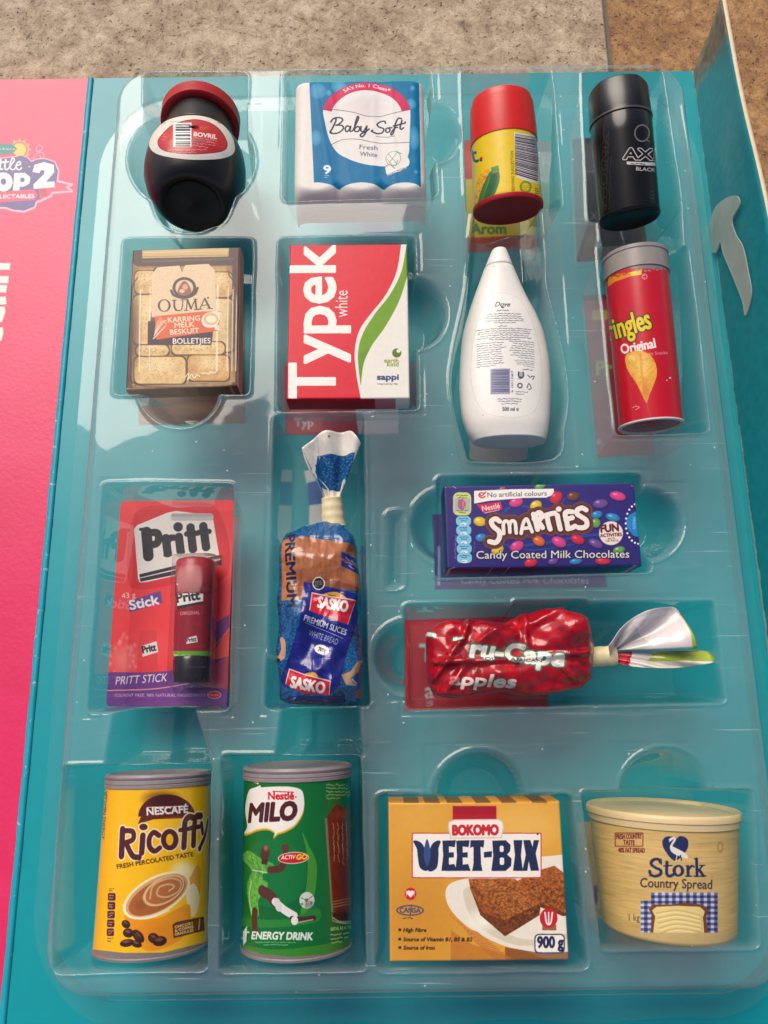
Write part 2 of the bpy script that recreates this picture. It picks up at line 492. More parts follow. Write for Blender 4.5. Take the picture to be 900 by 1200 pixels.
    def bars(s, x0, y0, x1, y1, col=(25, 25, 35), horiz=False, n=34, bg=(240, 240, 240)):
        g = random.Random(int(x0 + y0))
        if bg: s.rect(x0, y0, x1, y1, bg)
        p = 0.06
        while p < 0.94:
            l = g.choice([1, 1, 2, 3]) * 0.86 / (n * 1.4)
            if horiz: s.rect(x0 + (x1 - x0) * .06, y0 + (y1 - y0) * p, x1 - (x1 - x0) * .06, y0 + (y1 - y0) * (p + l), col)
            else: s.rect(x0 + (x1 - x0) * p, y0 + (y1 - y0) * .06, x0 + (x1 - x0) * (p + l), y1 - (y1 - y0) * .06, col)
            p += l + g.choice([1, 1, 2]) * 0.86 / (n * 1.4)
    def image(s):
        k = s.SS
        H, W = s.H // k, s.W // k
        a = s.c[:H * k, :W * k].reshape(H, k, W, k, 3).mean((1, 3))
        im = bpy.data.images.new(s.name, W, H, alpha=False)
        buf = np.ones((H, W, 4), np.float32)
        buf[..., :3] = a[::-1]
        im.pixels.foreach_set(buf.ravel())
        im.update(); im.pack()
        return im

# ------------------------------------------------------------------ solids
def lathe(name, S, prof, mats, parent, n=72, cap0=True, cap1=True, art=False):
    """turn a profile [(y, r)] round the axis of S"""
    V, UVs, F = [], [], []
    ph = [math.pi * (2 * i / n - 1) for i in range(n + 1)]
    for y, r in prof:
        for p in ph:
            V.append(S.pt(y, r, p)); UVs.append(((p + S.A) / (2 * S.A), y / S.L))
    nx = n + 1
    for j in range(len(prof) - 1):
        for i in range(n):
            a = j * nx + i
            F.append((a, a + 1, a + nx + 1, a + nx))
    for j, on in ((0, cap0), (len(prof) - 1, cap1)):
        if on:
            V.append(S.pt(prof[j][0], 0, 0)); UVs.append((0.5, prof[j][0] / S.L)); c = len(V) - 1
            for i in range(n):
                a = j * nx + i
                F.append((a + 1, a, c) if j == 0 else (a, a + 1, c))
    o = mesh(name, V, F, mats, parent=parent, uv=UVs)
    return sharp(o, 40)

def loft(name, o, ax, rt, upv, st, mats, parent, n=64, ex=3.0, disp=None, flat=None, loc=(0, 0, 0)):
    """sections [(y, left, right, low, high)] joined along an axis; superellipse sections"""
    V = []
    for y, l, r, lo, hi in st:
        cx, rx, cz, rz = (l + r) / 2, (r - l) / 2, (lo + hi) / 2, (hi - lo) / 2
        for i in range(n):
            t = 2 * math.pi * i / n
            c, s_ = math.cos(t), math.sin(t)
            k = (abs(c) ** ex + abs(s_) ** ex) ** (-1 / ex)
            x, z = cx + rx * c * k, cz + rz * s_ * k
            p = o + ax * y + rt * x + upv * z
            if disp is not None: p = p + disp(y, x, z, c * k, s_ * k)
            V.append(p)
    F = []
    for j in range(len(st) - 1):
        for i in range(n):
            a, b = j * n + i, j * n + (i + 1) % n
            F.append((a, b, b + n, a + n))
    F.append(tuple(range(n - 1, -1, -1)))
    F.append(tuple(range((len(st) - 1) * n, len(st) * n)))
    V = np.array(V)
    return mesh(name, V, F, mats, parent=parent, loc=loc, uv=None if flat is None else flat.of(V))

def hfield(name, fl, nx, ny, zf, depth, mats, parent=None, loc=None):
    """block with a worked front: a grid over the frame fl, lifted by zf(u, v), walls going down by depth"""
    u, v = np.meshgrid(np.linspace(0, 1, nx), np.linspace(0, 1, ny))
    # crowd the grid to the edges
    k = lambda t: t - 0.13 * np.sin(2 * np.pi * t)
    u, v = np.clip(k(u), 0, 1), np.clip(k(v), 0, 1)
    z, du, dv = zf(u, v)
    V = fl.o + (u + du)[..., None] * fl.ex + (v + dv)[..., None] * fl.ey + z[..., None] * fl.n
    V = V.reshape(-1, 3); F = grid_faces(ny, nx)
    ring = [i for i in range(nx)] + [j * nx + nx - 1 for j in range(1, ny)] + [(ny - 1) * nx + i for i in range(nx - 2, -1, -1)] + [j * nx for j in range(ny - 2, 0, -1)]
    b = len(V)
    low = V[ring] - fl.n * depth
    V = np.vstack([V, low]); m = len(ring)
    for i in range(m):
        j = (i + 1) % m
        F.append((ring[j], ring[i], b + i, b + j))
    F.append(tuple(b + i for i in range(m - 1, -1, -1)))
    uv = fl.of(V)
    if loc is None: loc = fl.o + 0.5 * fl.ex + 0.5 * fl.ey - fl.n * depth
    o = mesh(name, V, F, mats, loc=loc, parent=parent, uv=uv)
    return sharp(o, 50)

def folds(seed, n=6, lo=0.45, hi=1.5, amp=0.1):
    """crumple of thin film: straight creases in many directions, each fading in and out"""
    g = np.random.default_rng(seed)
    L_ = [(g.uniform(0, math.pi), g.uniform(lo, hi), g.uniform(0, 1), g.uniform(.5, 1), g.uniform(0, 6.28), g.uniform(.6, 1.4)) for _ in range(n)]
    def f(x, y):
        s_ = 0.0
        for an, lam, ph, a, q, m_ in L_:
            d = (x * math.cos(an) + y * math.sin(an)) / lam + ph + 0.06 * math.sin(3 * (x - y) + q)
            e = (-x * math.sin(an) + y * math.cos(an)) * m_
            s_ += a * lam * (abs(d - math.floor(d) - .5) * 2 - .5) * (0.55 + 0.45 * math.sin(e * 2 + q))
        return s_ * amp
    return f

def face_frame(q, z):
    """frame of a level front face from its four picture corners TL TR BR BL"""
    p = at(np.array([c[0] for c in q]), np.array([c[1] for c in q]), z)
    ex = ((p[1] - p[0]) + (p[2] - p[3])) / 2; ey = ((p[0] - p[3]) + (p[1] - p[2])) / 2
    ctr = p.mean(0)
    an = (math.atan2(ex[1], ex[0]) + math.atan2(-ey[0], ey[1])) / 2
    lw, lh = np.linalg.norm(ex), np.linalg.norm(ey)
    ex = np.array([math.cos(an), math.sin(an), 0]) * lw; ey = np.array([-math.sin(an), math.cos(an), 0]) * lh
    return Flat(ctr - ex / 2 - ey / 2, ex, ey)

def carton(name, fl, depth, mats, label, cat, bev=0.035, bow=0.02, nick=0.0):
    """printed carton: soft edges, slightly bowed front"""
    def zf(u, v):
        x = np.minimum(u, 1 - u) * fl.w; y = np.minimum(v, 1 - v) * fl.h
        d = np.minimum(x, y)
        e = np.clip(1 - d / bev, 0, 1)
        z = bow * np.sin(np.pi * u) * np.sin(np.pi * v) - bev * (1 - np.sqrt(np.clip(1 - e * e, 0, 1)))
        return z, 0 * u, 0 * v
    o = hfield(name, fl, 40, 40, zf, depth, mats)
    return tag(o, label, cat)

# ================================================================== the setting: paved floor
T = 3.2                                         # level of the tray's upper sheet
CARD_X0, CARD_X1, CARD_Y0, CARD_Y1 = -8.86, 9.76, -8.3, 18.88
def floor_mat():
    m = bpy.data.materials.new('stone_paving'); m.use_nodes = True
    t = m.node_tree; b = t.nodes['Principled BSDF']; L = t.links.new; N = t.nodes.new
    tc = N('ShaderNodeTexCoord'); sep = N('ShaderNodeSeparateXYZ'); L(tc.outputs['Object'], sep.inputs[0])
    def noise(scale, det=8, rough=0.6, dist=0.0):
        n = N('ShaderNodeTexNoise'); n.inputs['Scale'].default_value = scale; n.inputs['Detail'].default_value = det
        n.inputs['Roughness'].default_value = rough; n.inputs['Distortion'].default_value = dist
        L(tc.outputs['Object'], n.inputs['Vector']); return n
    def ramp(src, stops):
        r = N('ShaderNodeValToRGB'); e = r.color_ramp.elements
        while len(e) < len(stops): e.new(0.5)
        for i, (p, c) in enumerate(stops): e[i].position = p; e[i].color = (*lin(c), 1)
        L(src, r.inputs[0]); return r
    def mix(f, a, c, mode='MIX'):
        x = N('ShaderNodeMixRGB'); x.blend_type = mode
        if isinstance(f, float): x.inputs[0].default_value = f
        else: L(f, x.inputs[0])
        L(a, x.inputs[1]); L(c, x.inputs[2]); return x
    n1 = noise(0.55, 10, 0.65, 0.4); n2 = noise(2.3, 12, 0.82, 0.5); n3 = noise(9.0, 6, 0.7)
    pale = ramp(n2.outputs['Fac'], [(0.34, (96, 76, 60)), (0.42, (178, 154, 128)), (0.53, (212, 190, 162)), (0.66, (232, 216, 194))])
    blot = ramp(n1.outputs['Fac'], [(0.40, (168, 146, 124)), (0.62, (255, 250, 244))])
    pale2 = mix(0.55, pale.outputs[0], blot.outputs[0], 'MULTIPLY')
    brown = ramp(n2.outputs['Fac'], [(0.34, (80, 52, 30)), (0.43, (158, 112, 66)), (0.55, (196, 148, 94)), (0.70, (220, 182, 132))])
    brown2 = mix(0.5, brown.outputs[0], blot.outputs[0], 'MULTIPLY')
    # dark pits
    vo = N('ShaderNodeTexVoronoi'); vo.inputs['Scale'].default_value = 5.5; vo.inputs['Randomness'].default_value = 1.0
    nw = noise(6.0, 4); wv = N('ShaderNodeVectorMath'); wv.operation = 'MULTIPLY_ADD'
    L(nw.outputs['Color'], wv.inputs[0]); wv.inputs[1].default_value = (0.35, 0.35, 0.35); L(tc.outputs['Object'], wv.inputs[2]); L(wv.outputs[0], vo.inputs['Vector'])
    pit = N('ShaderNodeMapRange'); pit.inputs['From Min'].default_value = 0.07; pit.inputs['From Max'].default_value = 0.22; L(vo.outputs['Distance'], pit.inputs['Value'])
    pn = N('ShaderNodeMapRange'); pn.inputs['From Min'].default_value = 0.45; pn.inputs['From Max'].default_value = 0.6; L(n1.outputs['Fac'], pn.inputs['Value'])
    pk = N('ShaderNodeMath'); pk.operation = 'MAXIMUM'; L(pit.outputs[0], pk.inputs[0]); L(pn.outputs[0], pk.inputs[1])
    gn = noise(16.0, 4, 0.8); gs = N('ShaderNodeMapRange'); gs.inputs['From Min'].default_value = 0.36; gs.inputs['From Max'].default_value = 0.46; gs.inputs['To Min'].default_value = 0.62; L(gn.outputs['Fac'], gs.inputs['Value'])
    # which slab, and the joint between them
    jx = N('ShaderNodeMath'); jx.operation = 'SUBTRACT'; L(sep.outputs['X'], jx.inputs[0]); jx.inputs[1].default_value = 7.46
    jn = N('ShaderNodeMath'); jn.operation = 'MULTIPLY_ADD'; L(n2.outputs['Fac'], jn.inputs[0]); jn.inputs[1].default_value = 0.10; L(jx.outputs[0], jn.inputs[2])
    side = N('ShaderNodeMapRange'); side.inputs['From Min'].default_value = 0.04; side.inputs['From Max'].default_value = 0.08; L(jn.outputs[0], side.inputs['Value'])
    ja = N('ShaderNodeMath'); ja.operation = 'ABSOLUTE'; L(jn.outputs[0], ja.inputs[0])
    jw = N('ShaderNodeMapRange'); jw.inputs['From Min'].default_value = 0.04; jw.inputs['From Max'].default_value = 0.10; L(ja.outputs[0], jw.inputs['Value'])
    base = mix(side.outputs[0], pale2.outputs[0], brown2.outputs[0])
    dk = N('ShaderNodeRGB'); dk.outputs[0].default_value = (*lin((92, 70, 54)), 1)
    base_g = mix(1.0, base.outputs[0], gs.outputs[0], 'MULTIPLY')
    base2 = mix(pk.outputs[0], dk.outputs[0], base_g.outputs[0])
    gr = N('ShaderNodeRGB'); gr.outputs[0].default_value = (*lin((120, 98, 78)), 1)
    base3 = mix(jw.outputs[0], gr.outputs[0], base2.outputs[0])
    L(base3.outputs[0], b.inputs['Base Color'])
    b.inputs['Roughness'].default_value = 0.62
    h = N('ShaderNodeMath'); h.operation = 'MULTIPLY_ADD'; L(n3.outputs['Fac'], h.inputs[0]); h.inputs[1].default_value = 0.35; L(n2.outputs['Fac'], h.inputs[2])
    h2 = N('ShaderNodeMath'); h2.operation = 'ADD'; L(h.outputs[0], h2.inputs[0]); L(pk.outputs[0], h2.inputs[1])
    h3 = N('ShaderNodeMath'); h3.operation = 'ADD'; L(h2.outputs[0], h3.inputs[0]); L(jw.outputs[0], h3.inputs[1])
    bp = N('ShaderNodeBump'); bp.inputs['Strength'].default_value = 0.9; bp.inputs['Distance'].default_value = 0.07
    L(h3.outputs[0], bp.inputs['Height']); L(bp.outputs[0], b.inputs['Normal'])
    return m
S_ = 400.0
fl_o = mesh('floor', [(-S_, -S_, -0.45), (S_, -S_, -0.45), (S_, S_, -0.45), (-S_, S_, -0.45)], [(0, 1, 2, 3)], floor_mat(), smooth=False)
tag(fl_o, kind='structure')

# ================================================================== the open carton the tray lies in
TEAL = (8, 154, 164)
box_t = thing('presentation_box', (0.45, 5.3, -0.3), 'opened teal cardboard presentation box with pink lid, lying flat on stone paving', 'box')

card = Flat((CARD_X0, CARD_Y0, 0), (CARD_X1 - CARD_X0, 0, 0), (0, CARD_Y1 - CARD_Y0, 0))
A = Art('card_print', card, (1, 0, 0), TEAL, k=36)
for i in range(14):     # uneven ink
    A.soft(rng.uniform(100, 850), rng.uniform(90, 1190), rng.uniform(60, 160), rng.uniform(60, 160), (6, 144, 154) if i % 2 else (14, 166, 174), 0.5)
# pictures of the goods, printed under their places
A.poly([(671, 163), (742, 158), (760, 302), (676, 307)], (44, 42, 46)); A.rect(674, 200, 740, 202, (80, 76, 80))
A.text('AX', 681, 258, 10, (110, 108, 112), bold=.02); A.rect(684, 260, 700, 264, (110, 108, 112))
A.poly([(684, 347), (752, 343), (766, 532), (700, 536)], (172, 40, 46)); A.rect(694, 363, 712, 375, (190, 150, 40))
A.text('Pr', 699, 439, 16, (196, 168, 50), w=18, bold=.05); A.text('s', 740, 430, 14, (196, 168, 50), bold=.05)
A.ell(702, 518, 3, 4, (200, 130, 130)); A.poly([(684, 347), (752, 343), (752, 349), (684, 353)], (110, 40, 44))
A.poly([(544, 165), (618, 160), (630, 292), (548, 296)], (205, 176, 36)); A.poly([(547, 279), (630, 275), (630, 292), (548, 296)], (170, 44, 40))
A.poly([(544, 165), (618, 160), (620, 205), (545, 210)], (186, 40, 40)); A.text('Arom', 552, 274, 12, (60, 110, 60), bold=.03)
A.poly([(334, 425), (468, 423), (467, 508), (335, 510)], (196, 40, 62)); A.poly([(416, 480), (467, 470), (467, 508), (420, 509)], (214, 206, 214))
A.text('Typ', 345, 500, 10, (214, 200, 206), bold=.03)
A.poly([(158, 330), (286, 328), (288, 496), (163, 498)], (96, 60, 50)); A.soft(235, 480, 40, 12, (150, 110, 80), .8)
A.poly([(548, 440), (622, 440), (618, 538), (600, 543), (568, 543), (550, 538)], (176, 168, 172))
A.poly([(507, 603), (702, 598), (711, 688), (510, 691)], (66, 54, 128)); A.text('Candy Coated Milk Chocolates', 540, 684, 8, (190, 184, 200), w=150, bold=.02)
A.rect(512, 640, 516, 686, (120, 170, 200))
A.poly([(356, 552), (374, 548), (380, 580), (380, 640), (362, 640), (362, 580)], (222, 218, 210)); A.poly([(360, 566), (377, 562), (379, 590), (362, 592)], (40, 96, 170))
A.rect(328, 640, 418, 820, (40, 70, 150)); A.rect(330, 650, 414, 700, (150, 90, 60))
A.poly([(474, 727), (640, 722), (642, 830), (474, 833)], (196, 38, 56)); A.text('Tr', 492, 775, 20, (214, 200, 196), bold=.05, out=((30, 90, 70), .05)); A.text('a', 498, 818, 18, (214, 200, 200), bold=.05)
A.poly([(155, 612), (281, 605), (276, 812), (150, 816)], (214, 62, 66)); A.poly([(276, 740), (270, 812), (235, 812)], (232, 100, 70))
A.poly([(676, 963), (830, 958), (832, 1072), (688, 1077)], (196, 172, 136)); A.text('1kg', 692, 1069, 8, (120, 120, 130), bold=.01); A.rect(696, 1038, 700, 1060, (90, 90, 140))
A.poly([(348, 150), (482, 148), (486, 280), (346, 283)], (120, 176, 196), .4); A.soft(440, 264, 36, 14, (110, 100, 160), .7); A.soft(380, 262, 20, 10, (150, 140, 190), .5)
A.poly([(135, 915), (236, 912), (236, 1085), (130, 1088)], (40, 130, 132), .3)
M_card = artmat('printed_teal_card', A.image(), rough=0.4, bump=0.01, scale=2.0, spec=0.5)

def slab(name, P, z0, z1, mats, parent, fl=None):
    P = np.array(P, float); n = len(P)
    V = np.vstack([np.c_[P, np.full(n, z1)], np.c_[P, np.full(n, z0)]])
    F = [tuple(range(n)), tuple(range(2 * n - 1, n - 1, -1))] + [((i + 1) % n, i, n + i, n + (i + 1) % n) for i in range(n)]
    return mesh(name, V, F, mats, parent=parent, uv=None if fl is None else fl.of(V), smooth=False)
slab('base_panel', [(CARD_X0, CARD_Y0), (CARD_X1, CARD_Y0), (CARD_X1, CARD_Y1), (CARD_X0, CARD_Y1)], -0.3, 0, M_card, box_t, card)

# narrow teal spine with worn white crease
spx0 = -9.04
M_worn = bpy.data.materials.new('teal_board_with_worn_edge'); M_worn.use_nodes = True
def worn(m, teal, edge, axis_lo, axis_hi, thr):
    t = m.node_tree; b = t.nodes['Principled BSDF']; L = t.links.new
    tc = t.nodes.new('ShaderNodeTexCoord'); n = t.nodes.new('ShaderNodeTexNoise'); n.inputs['Scale'].default_value = 3.5; n.inputs['Detail'].default_value = 9; n.inputs['Roughness'].default_value = 0.75
    L(tc.outputs['Object'], n.inputs['Vector'])
    r = t.nodes.new('ShaderNodeValToRGB'); r.color_ramp.elements[0].position = thr; r.color_ramp.elements[1].position = thr + 0.05
    r.color_ramp.elements[0].color = (*lin(teal), 1); r.color_ramp.elements[1].color = (*lin(edge), 1)
    L(n.outputs['Fac'], r.inputs[0]); L(r.outputs[0], b.inputs['Base Color']); b.inputs['Roughness'].default_value = 0.5
worn(M_worn, (20, 158, 178), (190, 215, 212), 0, 0, 0.60)
V, F = [], []
ys = np.linspace(CARD_Y0, CARD_Y1, 120)
wob = 0.012 * np.sin(ys * 3.1) + 0.008 * np.sin(ys * 11)
for y, q in zip(ys, wob):
    V += [(CARD_X0 - 0.005 , y, -0.28), (CARD_X0 - 0.02 + q * .3, y, 0.03 + q), (spx0 + 0.09, y, 0.05 + q), (spx0 + q * .5, y, 0.02), (spx0, y, -0.28)]
mesh('spine', V, grid_faces(len(ys), 5), M_worn, parent=box_t)

# pink lid folded out to the left
lid_x0 = -26.0
lid = Flat((-13.2, CARD_Y0, 0), (13.2 + spx0 - 0.01, 0, 0), (0, CARD_Y1 - CARD_Y0, 0))
A = Art('lid_print', lid, (3.527, 0, 80), (232, 44, 100), k=70)
for i in range(30): A.soft(rng.uniform(-60, 370), rng.uniform(60, 3900), rng.uniform(60, 260), rng.uniform(60, 260), (226, 38, 92) if i % 2 else (240, 60, 116), 0.35)
# the logo, as far as it reaches into view (zoom 8.18 of 0,150)
A.crop = (8.18, 0, 150)
A.line([(315, 290), (345, 250), (400, 232), (425, 265), (395, 290), (380, 260)], 9, (255, 150, 180)); A.line([(395, 232), (345, 205), (372, 160), (410, 185), (385, 215), (350, 225)], 9, (255, 150, 180))
for an in range(-150, 60, 30):
    c, s_ = math.cos(math.radians(an)), math.sin(math.radians(an))
    A.poly([(185 + 118 * c, 205 + 112 * s_), (185 + 78 * c - 24 * s_, 205 + 74 * s_ + 24 * c), (185 + 78 * c + 24 * s_, 205 + 74 * s_ - 24 * c)], (252, 170, 110))
A.ell(185, 205, 66, 64, (252, 200, 70))
cloud = [(-60, 300), (150, 275), (200, 262), (255, 280), (300, 325), (350, 300), (430, 295), (520, 325), (558, 410), (545, 505), (690, 540), (640, 565), (690, 605), (500, 620), (490, 650), (400, 690), (345, 715), (330, 760), (230, 800), (130, 790), (60, 765), (-60, 760)]
A.line(cloud, 22, (255, 180, 200), smooth=False)
A.poly([(-60, 300), (150, 275), (200, 262), (255, 280), (300, 325), (350, 300), (430, 295), (520, 325), (555, 410), (540, 520), (420, 640), (340, 700), (330, 750), (230, 790), (130, 782), (60, 757), (-60, 750)], (88, 74, 138), smooth=False)
A.poly([(520, 518), (680, 545), (600, 562), (680, 600), (480, 606), (450, 640), (380, 668), (370, 580)], (236, 60, 110)); A.poly([(372, 585), (440, 580), (470, 640), (390, 655)], (190, 40, 90))
A.poly([(-60, 150), (110, 148), (165, 195), (120, 245), (-60, 258)], (30, 128, 120)); A.text('eckers', 145, 208, 22, (230, 240, 235), al='R', bold=.04, w=190)
for P in ([(-8, 395), (6, 300), (2, 388), (24, 392)], [(10, 325), (60, 320)], [(55, 300), (45, 370), (58, 398), (85, 380)], [(28, 330), (80, 322)], [(92, 370), (135, 310), (120, 285), (100, 330), (95, 380), (125, 398), (150, 375)], [(150, 360), (195, 345), (185, 320), (160, 340), (158, 385), (185, 398), (205, 380)]):
    A.line(P, 15, (250, 240, 236))
A.ell(30, 515, 90, 92, (250, 240, 232)); A.ell(32, 512, 26, 30, (88, 74, 138))
A.poly([(122, 600), (135, 428), (240, 428), (290, 470), (282, 530), (230, 560), (190, 560), (184, 605)], (250, 240, 232), smooth=False); A.ell(213, 495, 22, 22, (88, 74, 138))
A.poly([(310, 420), (330, 350), (420, 325), (515, 350), (520, 420), (470, 480), (440, 515), (520, 510), (526, 566), (322, 582), (318, 540), (420, 440), (425, 405), (395, 400), (375, 430)], (250, 242, 232))
A.poly([(-60, 615), (330, 585), (360, 640), (330, 690), (-60, 715)], (232, 52, 104)); A.text('COLLECTABLES', 328, 668, 36, (252, 240, 238), al='R', w=470, bold=.06, rot=1)
A.ell(280, 368, 9, 8, (180, 190, 220))
A.crop = (8.57, 0, 290)      # foot of upright wording at the frame's left edge
for P in ([(-90, 155), (103, 155), (98, 222), (-90, 222)], [(-90, 285), (86, 283), (82, 357), (-90, 357)], [(-90, 372), (72, 375), (60, 455), (-90, 440)], [(-90, 500), (55, 490), (66, 570), (-90, 580)], [(-90, 600), (46, 590), (55, 640), (20, 745), (-90, 780)], [(-90, 800), (28, 800), (34, 860), (12, 935), (-90, 960)]):
    A.poly(P, (250, 240, 225))
M_pink = artmat('printed_pink_board', A.image(), rough=0.4, bump=0.03, scale=9.0, spec=0.5)
slab('lid_panel', [(lid_x0, CARD_Y0), (spx0 - 0.01, CARD_Y0), (spx0 - 0.01, CARD_Y1), (lid_x0, CARD_Y1)], -0.3, -0.01, M_pink, box_t, lid)

# right-hand side wall of the carton, standing up, its far end torn and leaning in
M_wall = bpy.data.materials.new('teal_board_torn_at_the_end'); M_wall.use_nodes = True
def wallmat(m):
    t = m.node_tree; b = t.nodes['Principled BSDF']; L = t.links.new; N = t.nodes.new
    tc = N('ShaderNodeTexCoord'); sp = N('ShaderNodeSeparateXYZ'); L(tc.outputs['Object'], sp.inputs[0])
    n = N('ShaderNodeTexNoise'); n.inputs['Scale'].default_value = 4.0; n.inputs['Detail'].default_value = 9; L(tc.outputs['Object'], n.inputs['Vector'])
    # printed sheet peeled off near the far end, bare grey board under it
    a = N('ShaderNodeMath'); a.operation = 'MULTIPLY_ADD'; L(sp.outputs['Z'], a.inputs[0]); a.inputs[1].default_value = 0.25; L(sp.outputs['Y'], a.inputs[2])
    a2 = N('ShaderNodeMath'); a2.operation = 'MULTIPLY_ADD'; L(n.outputs['Fac'], a2.inputs[0]); a2.inputs[1].default_value = 0.9; L(a.outputs[0], a2.inputs[2])
    mr = N('ShaderNodeMapRange'); mr.inputs['From Min'].default_value = 13.25; mr.inputs['From Max'].default_value = 13.55; L(a2.outputs[0], mr.inputs['Value'])
    c1 = N('ShaderNodeValToRGB'); c1.color_ramp.elements[0].position = .3; c1.color_ramp.elements[1].position = .75
    c1.color_ramp.elements[0].color = (*lin((18, 126, 138)), 1); c1.color_ramp.elements[1].color = (*lin((26, 140, 150)), 1); L(n.outputs['Fac'], c1.inputs[0])
    c2 = N('ShaderNodeValToRGB'); c2.color_ramp.elements[0].position = .35; c2.color_ramp.elements[1].position = .7
    c2.color_ramp.elements[0].color = (*lin((96, 92, 82)), 1); c2.color_ramp.elements[1].color = (*lin((136, 136, 122)), 1); L(n.outputs['Fac'], c2.inputs[0])
    mx = N('ShaderNodeMixRGB'); L(mr.outputs[0], mx.inputs[0]); L(c1.outputs[0], mx.inputs[1]); L(c2.outputs[0], mx.inputs[2])
    # worn white fold along the foot
    w1 = N('ShaderNodeMath'); w1.operation = 'MULTIPLY_ADD'; L(n.outputs['Fac'], w1.inputs[0]); w1.inputs[1].default_value = -0.18; L(sp.outputs['Z'], w1.inputs[2])
    wr = N('ShaderNodeMapRange'); wr.inputs['From Min'].default_value = 0.235; wr.inputs['From Max'].default_value = 0.265; wr.inputs['To Min'].default_value = 0.8; wr.inputs['To Max'].default_value = 0.0; L(w1.outputs[0], wr.inputs['Value'])
    wc = N('ShaderNodeRGB'); wc.outputs[0].default_value = (*lin((150, 205, 205)), 1)
    mx2 = N('ShaderNodeMixRGB'); L(wr.outputs[0], mx2.inputs[0]); L(mx.outputs[0], mx2.inputs[1]); L(wc.outputs[0], mx2.inputs[2])
    L(mx2.outputs[0], b.inputs['Base Color']); b.inputs['Roughness'].default_value = 0.42
    bp = N('ShaderNodeBump'); bp.inputs['Strength'].default_value = 0.25; bp.inputs['Distance'].default_value = 0.04; L(n.outputs['Fac'], bp.inputs['Height']); L(bp.outputs[0], b.inputs['Normal'])
wallmat(M_wall)
M_edge = pmat('raw_board_edge', (236, 214, 180), 0.8, 0.1, 6)
ky = [CARD_Y1, 15.6, 12.75, 11.25, 8.0, 3.0, -2.0, CARD_Y0]
kx = [9.50, 9.60, 9.85, 9.91, 10.05, 10.15, 10.2, 10.25]
ys = np.linspace(CARD_Y1 - 0.003, CARD_Y0, 110)
tops = np.interp(-ys, [-a for a in ky], kx)
ker = np.ones(9) / 9; tops = np.convolve(np.pad(tops, 4, mode='edge'), ker, 'valid')
NV = 14
V = []; TH = 0.11
for j, (y, tx) in enumerate(zip(ys, tops)):
    for side in (0, 1):
        for i in range(NV):
            f = i / (NV - 1)
            x = CARD_X1 + 0.012 + (tx - CARD_X1) * (f ** 1.2) + 0.05 * math.sin(f * 3.1) * math.sin(y * .35 + 1)
            rag = 0.10 * (vn := math.sin(i * 2.3) * .5 + math.sin(i * 5.1 + 1) * .4) if j == 0 else 0
            V.append((x + side * TH, y + rag - (0.16 * f if j == 0 else 0) * 0, -0.28 + 2.98 * f))
F, MI = [], []
W2 = 2 * NV
for j in range(len(ys) - 1):
    for i in range(NV - 1):
        a = j * W2 + i; F.append((a, a + W2, a + W2 + 1, a + 1)); MI.append(0)
        b = a + NV; F.append((b, b + 1, b + W2 + 1, b + W2)); MI.append(0)
    a = j * W2 + NV - 1; F.append((a, a + W2, a + W2 + NV, a + NV)); MI.append(1)
    a = j * W2; F.append((a, a + NV, a + W2 + NV, a + W2)); MI.append(0)
for i in range(NV - 1):
    F.append((i, i + 1, i + 1 + NV, i + NV)); MI.append(1)
    a = (len(ys) - 1) * W2 + i; F.append((a, a + NV, a + NV + 1, a + 1)); MI.append(1)
mesh('side_panel', V, F, [M_wall, M_edge], parent=box_t, mi=MI)

# ================================================================== the clear tray
def rr(x0, y0, x1, y1, r=8):
    P = []
    for cx, cy, a0 in ((x1 - r, y0 + r, -90), (x1 - r, y1 - r, 0), (x0 + r, y1 - r, 90), (x0 + r, y0 + r, 180)):
        for t in range(0, 91, 18):
            an = math.radians(a0 + t); P.append((cx + r * math.cos(an), cy + r * math.sin(an)))
    return P
def quad(a, b, c, d, r=6):
    """rounded four-cornered outline"""
    P = [np.array(p, float) for p in (a, b, c, d)]; out = []
    for i in range(4):
        p, q, n = P[i], P[i - 1], P[(i + 1) % 4]
        u = p + (q - p) / np.linalg.norm(q - p) * r; v = p + (n - p) / np.linalg.norm(n - p) * r
        for t in np.linspace(0, 1, 6): out.append((1 - t) ** 2 * u + 2 * t * (1 - t) * p + t * t * v)
    return out
def circ(cx, cy, rx, ry=None):
    ry = ry or rx
    return [(cx + rx * math.cos(t), cy + ry * math.sin(t)) for t in np.linspace(0, 2 * math.pi, 40, endpoint=False)]
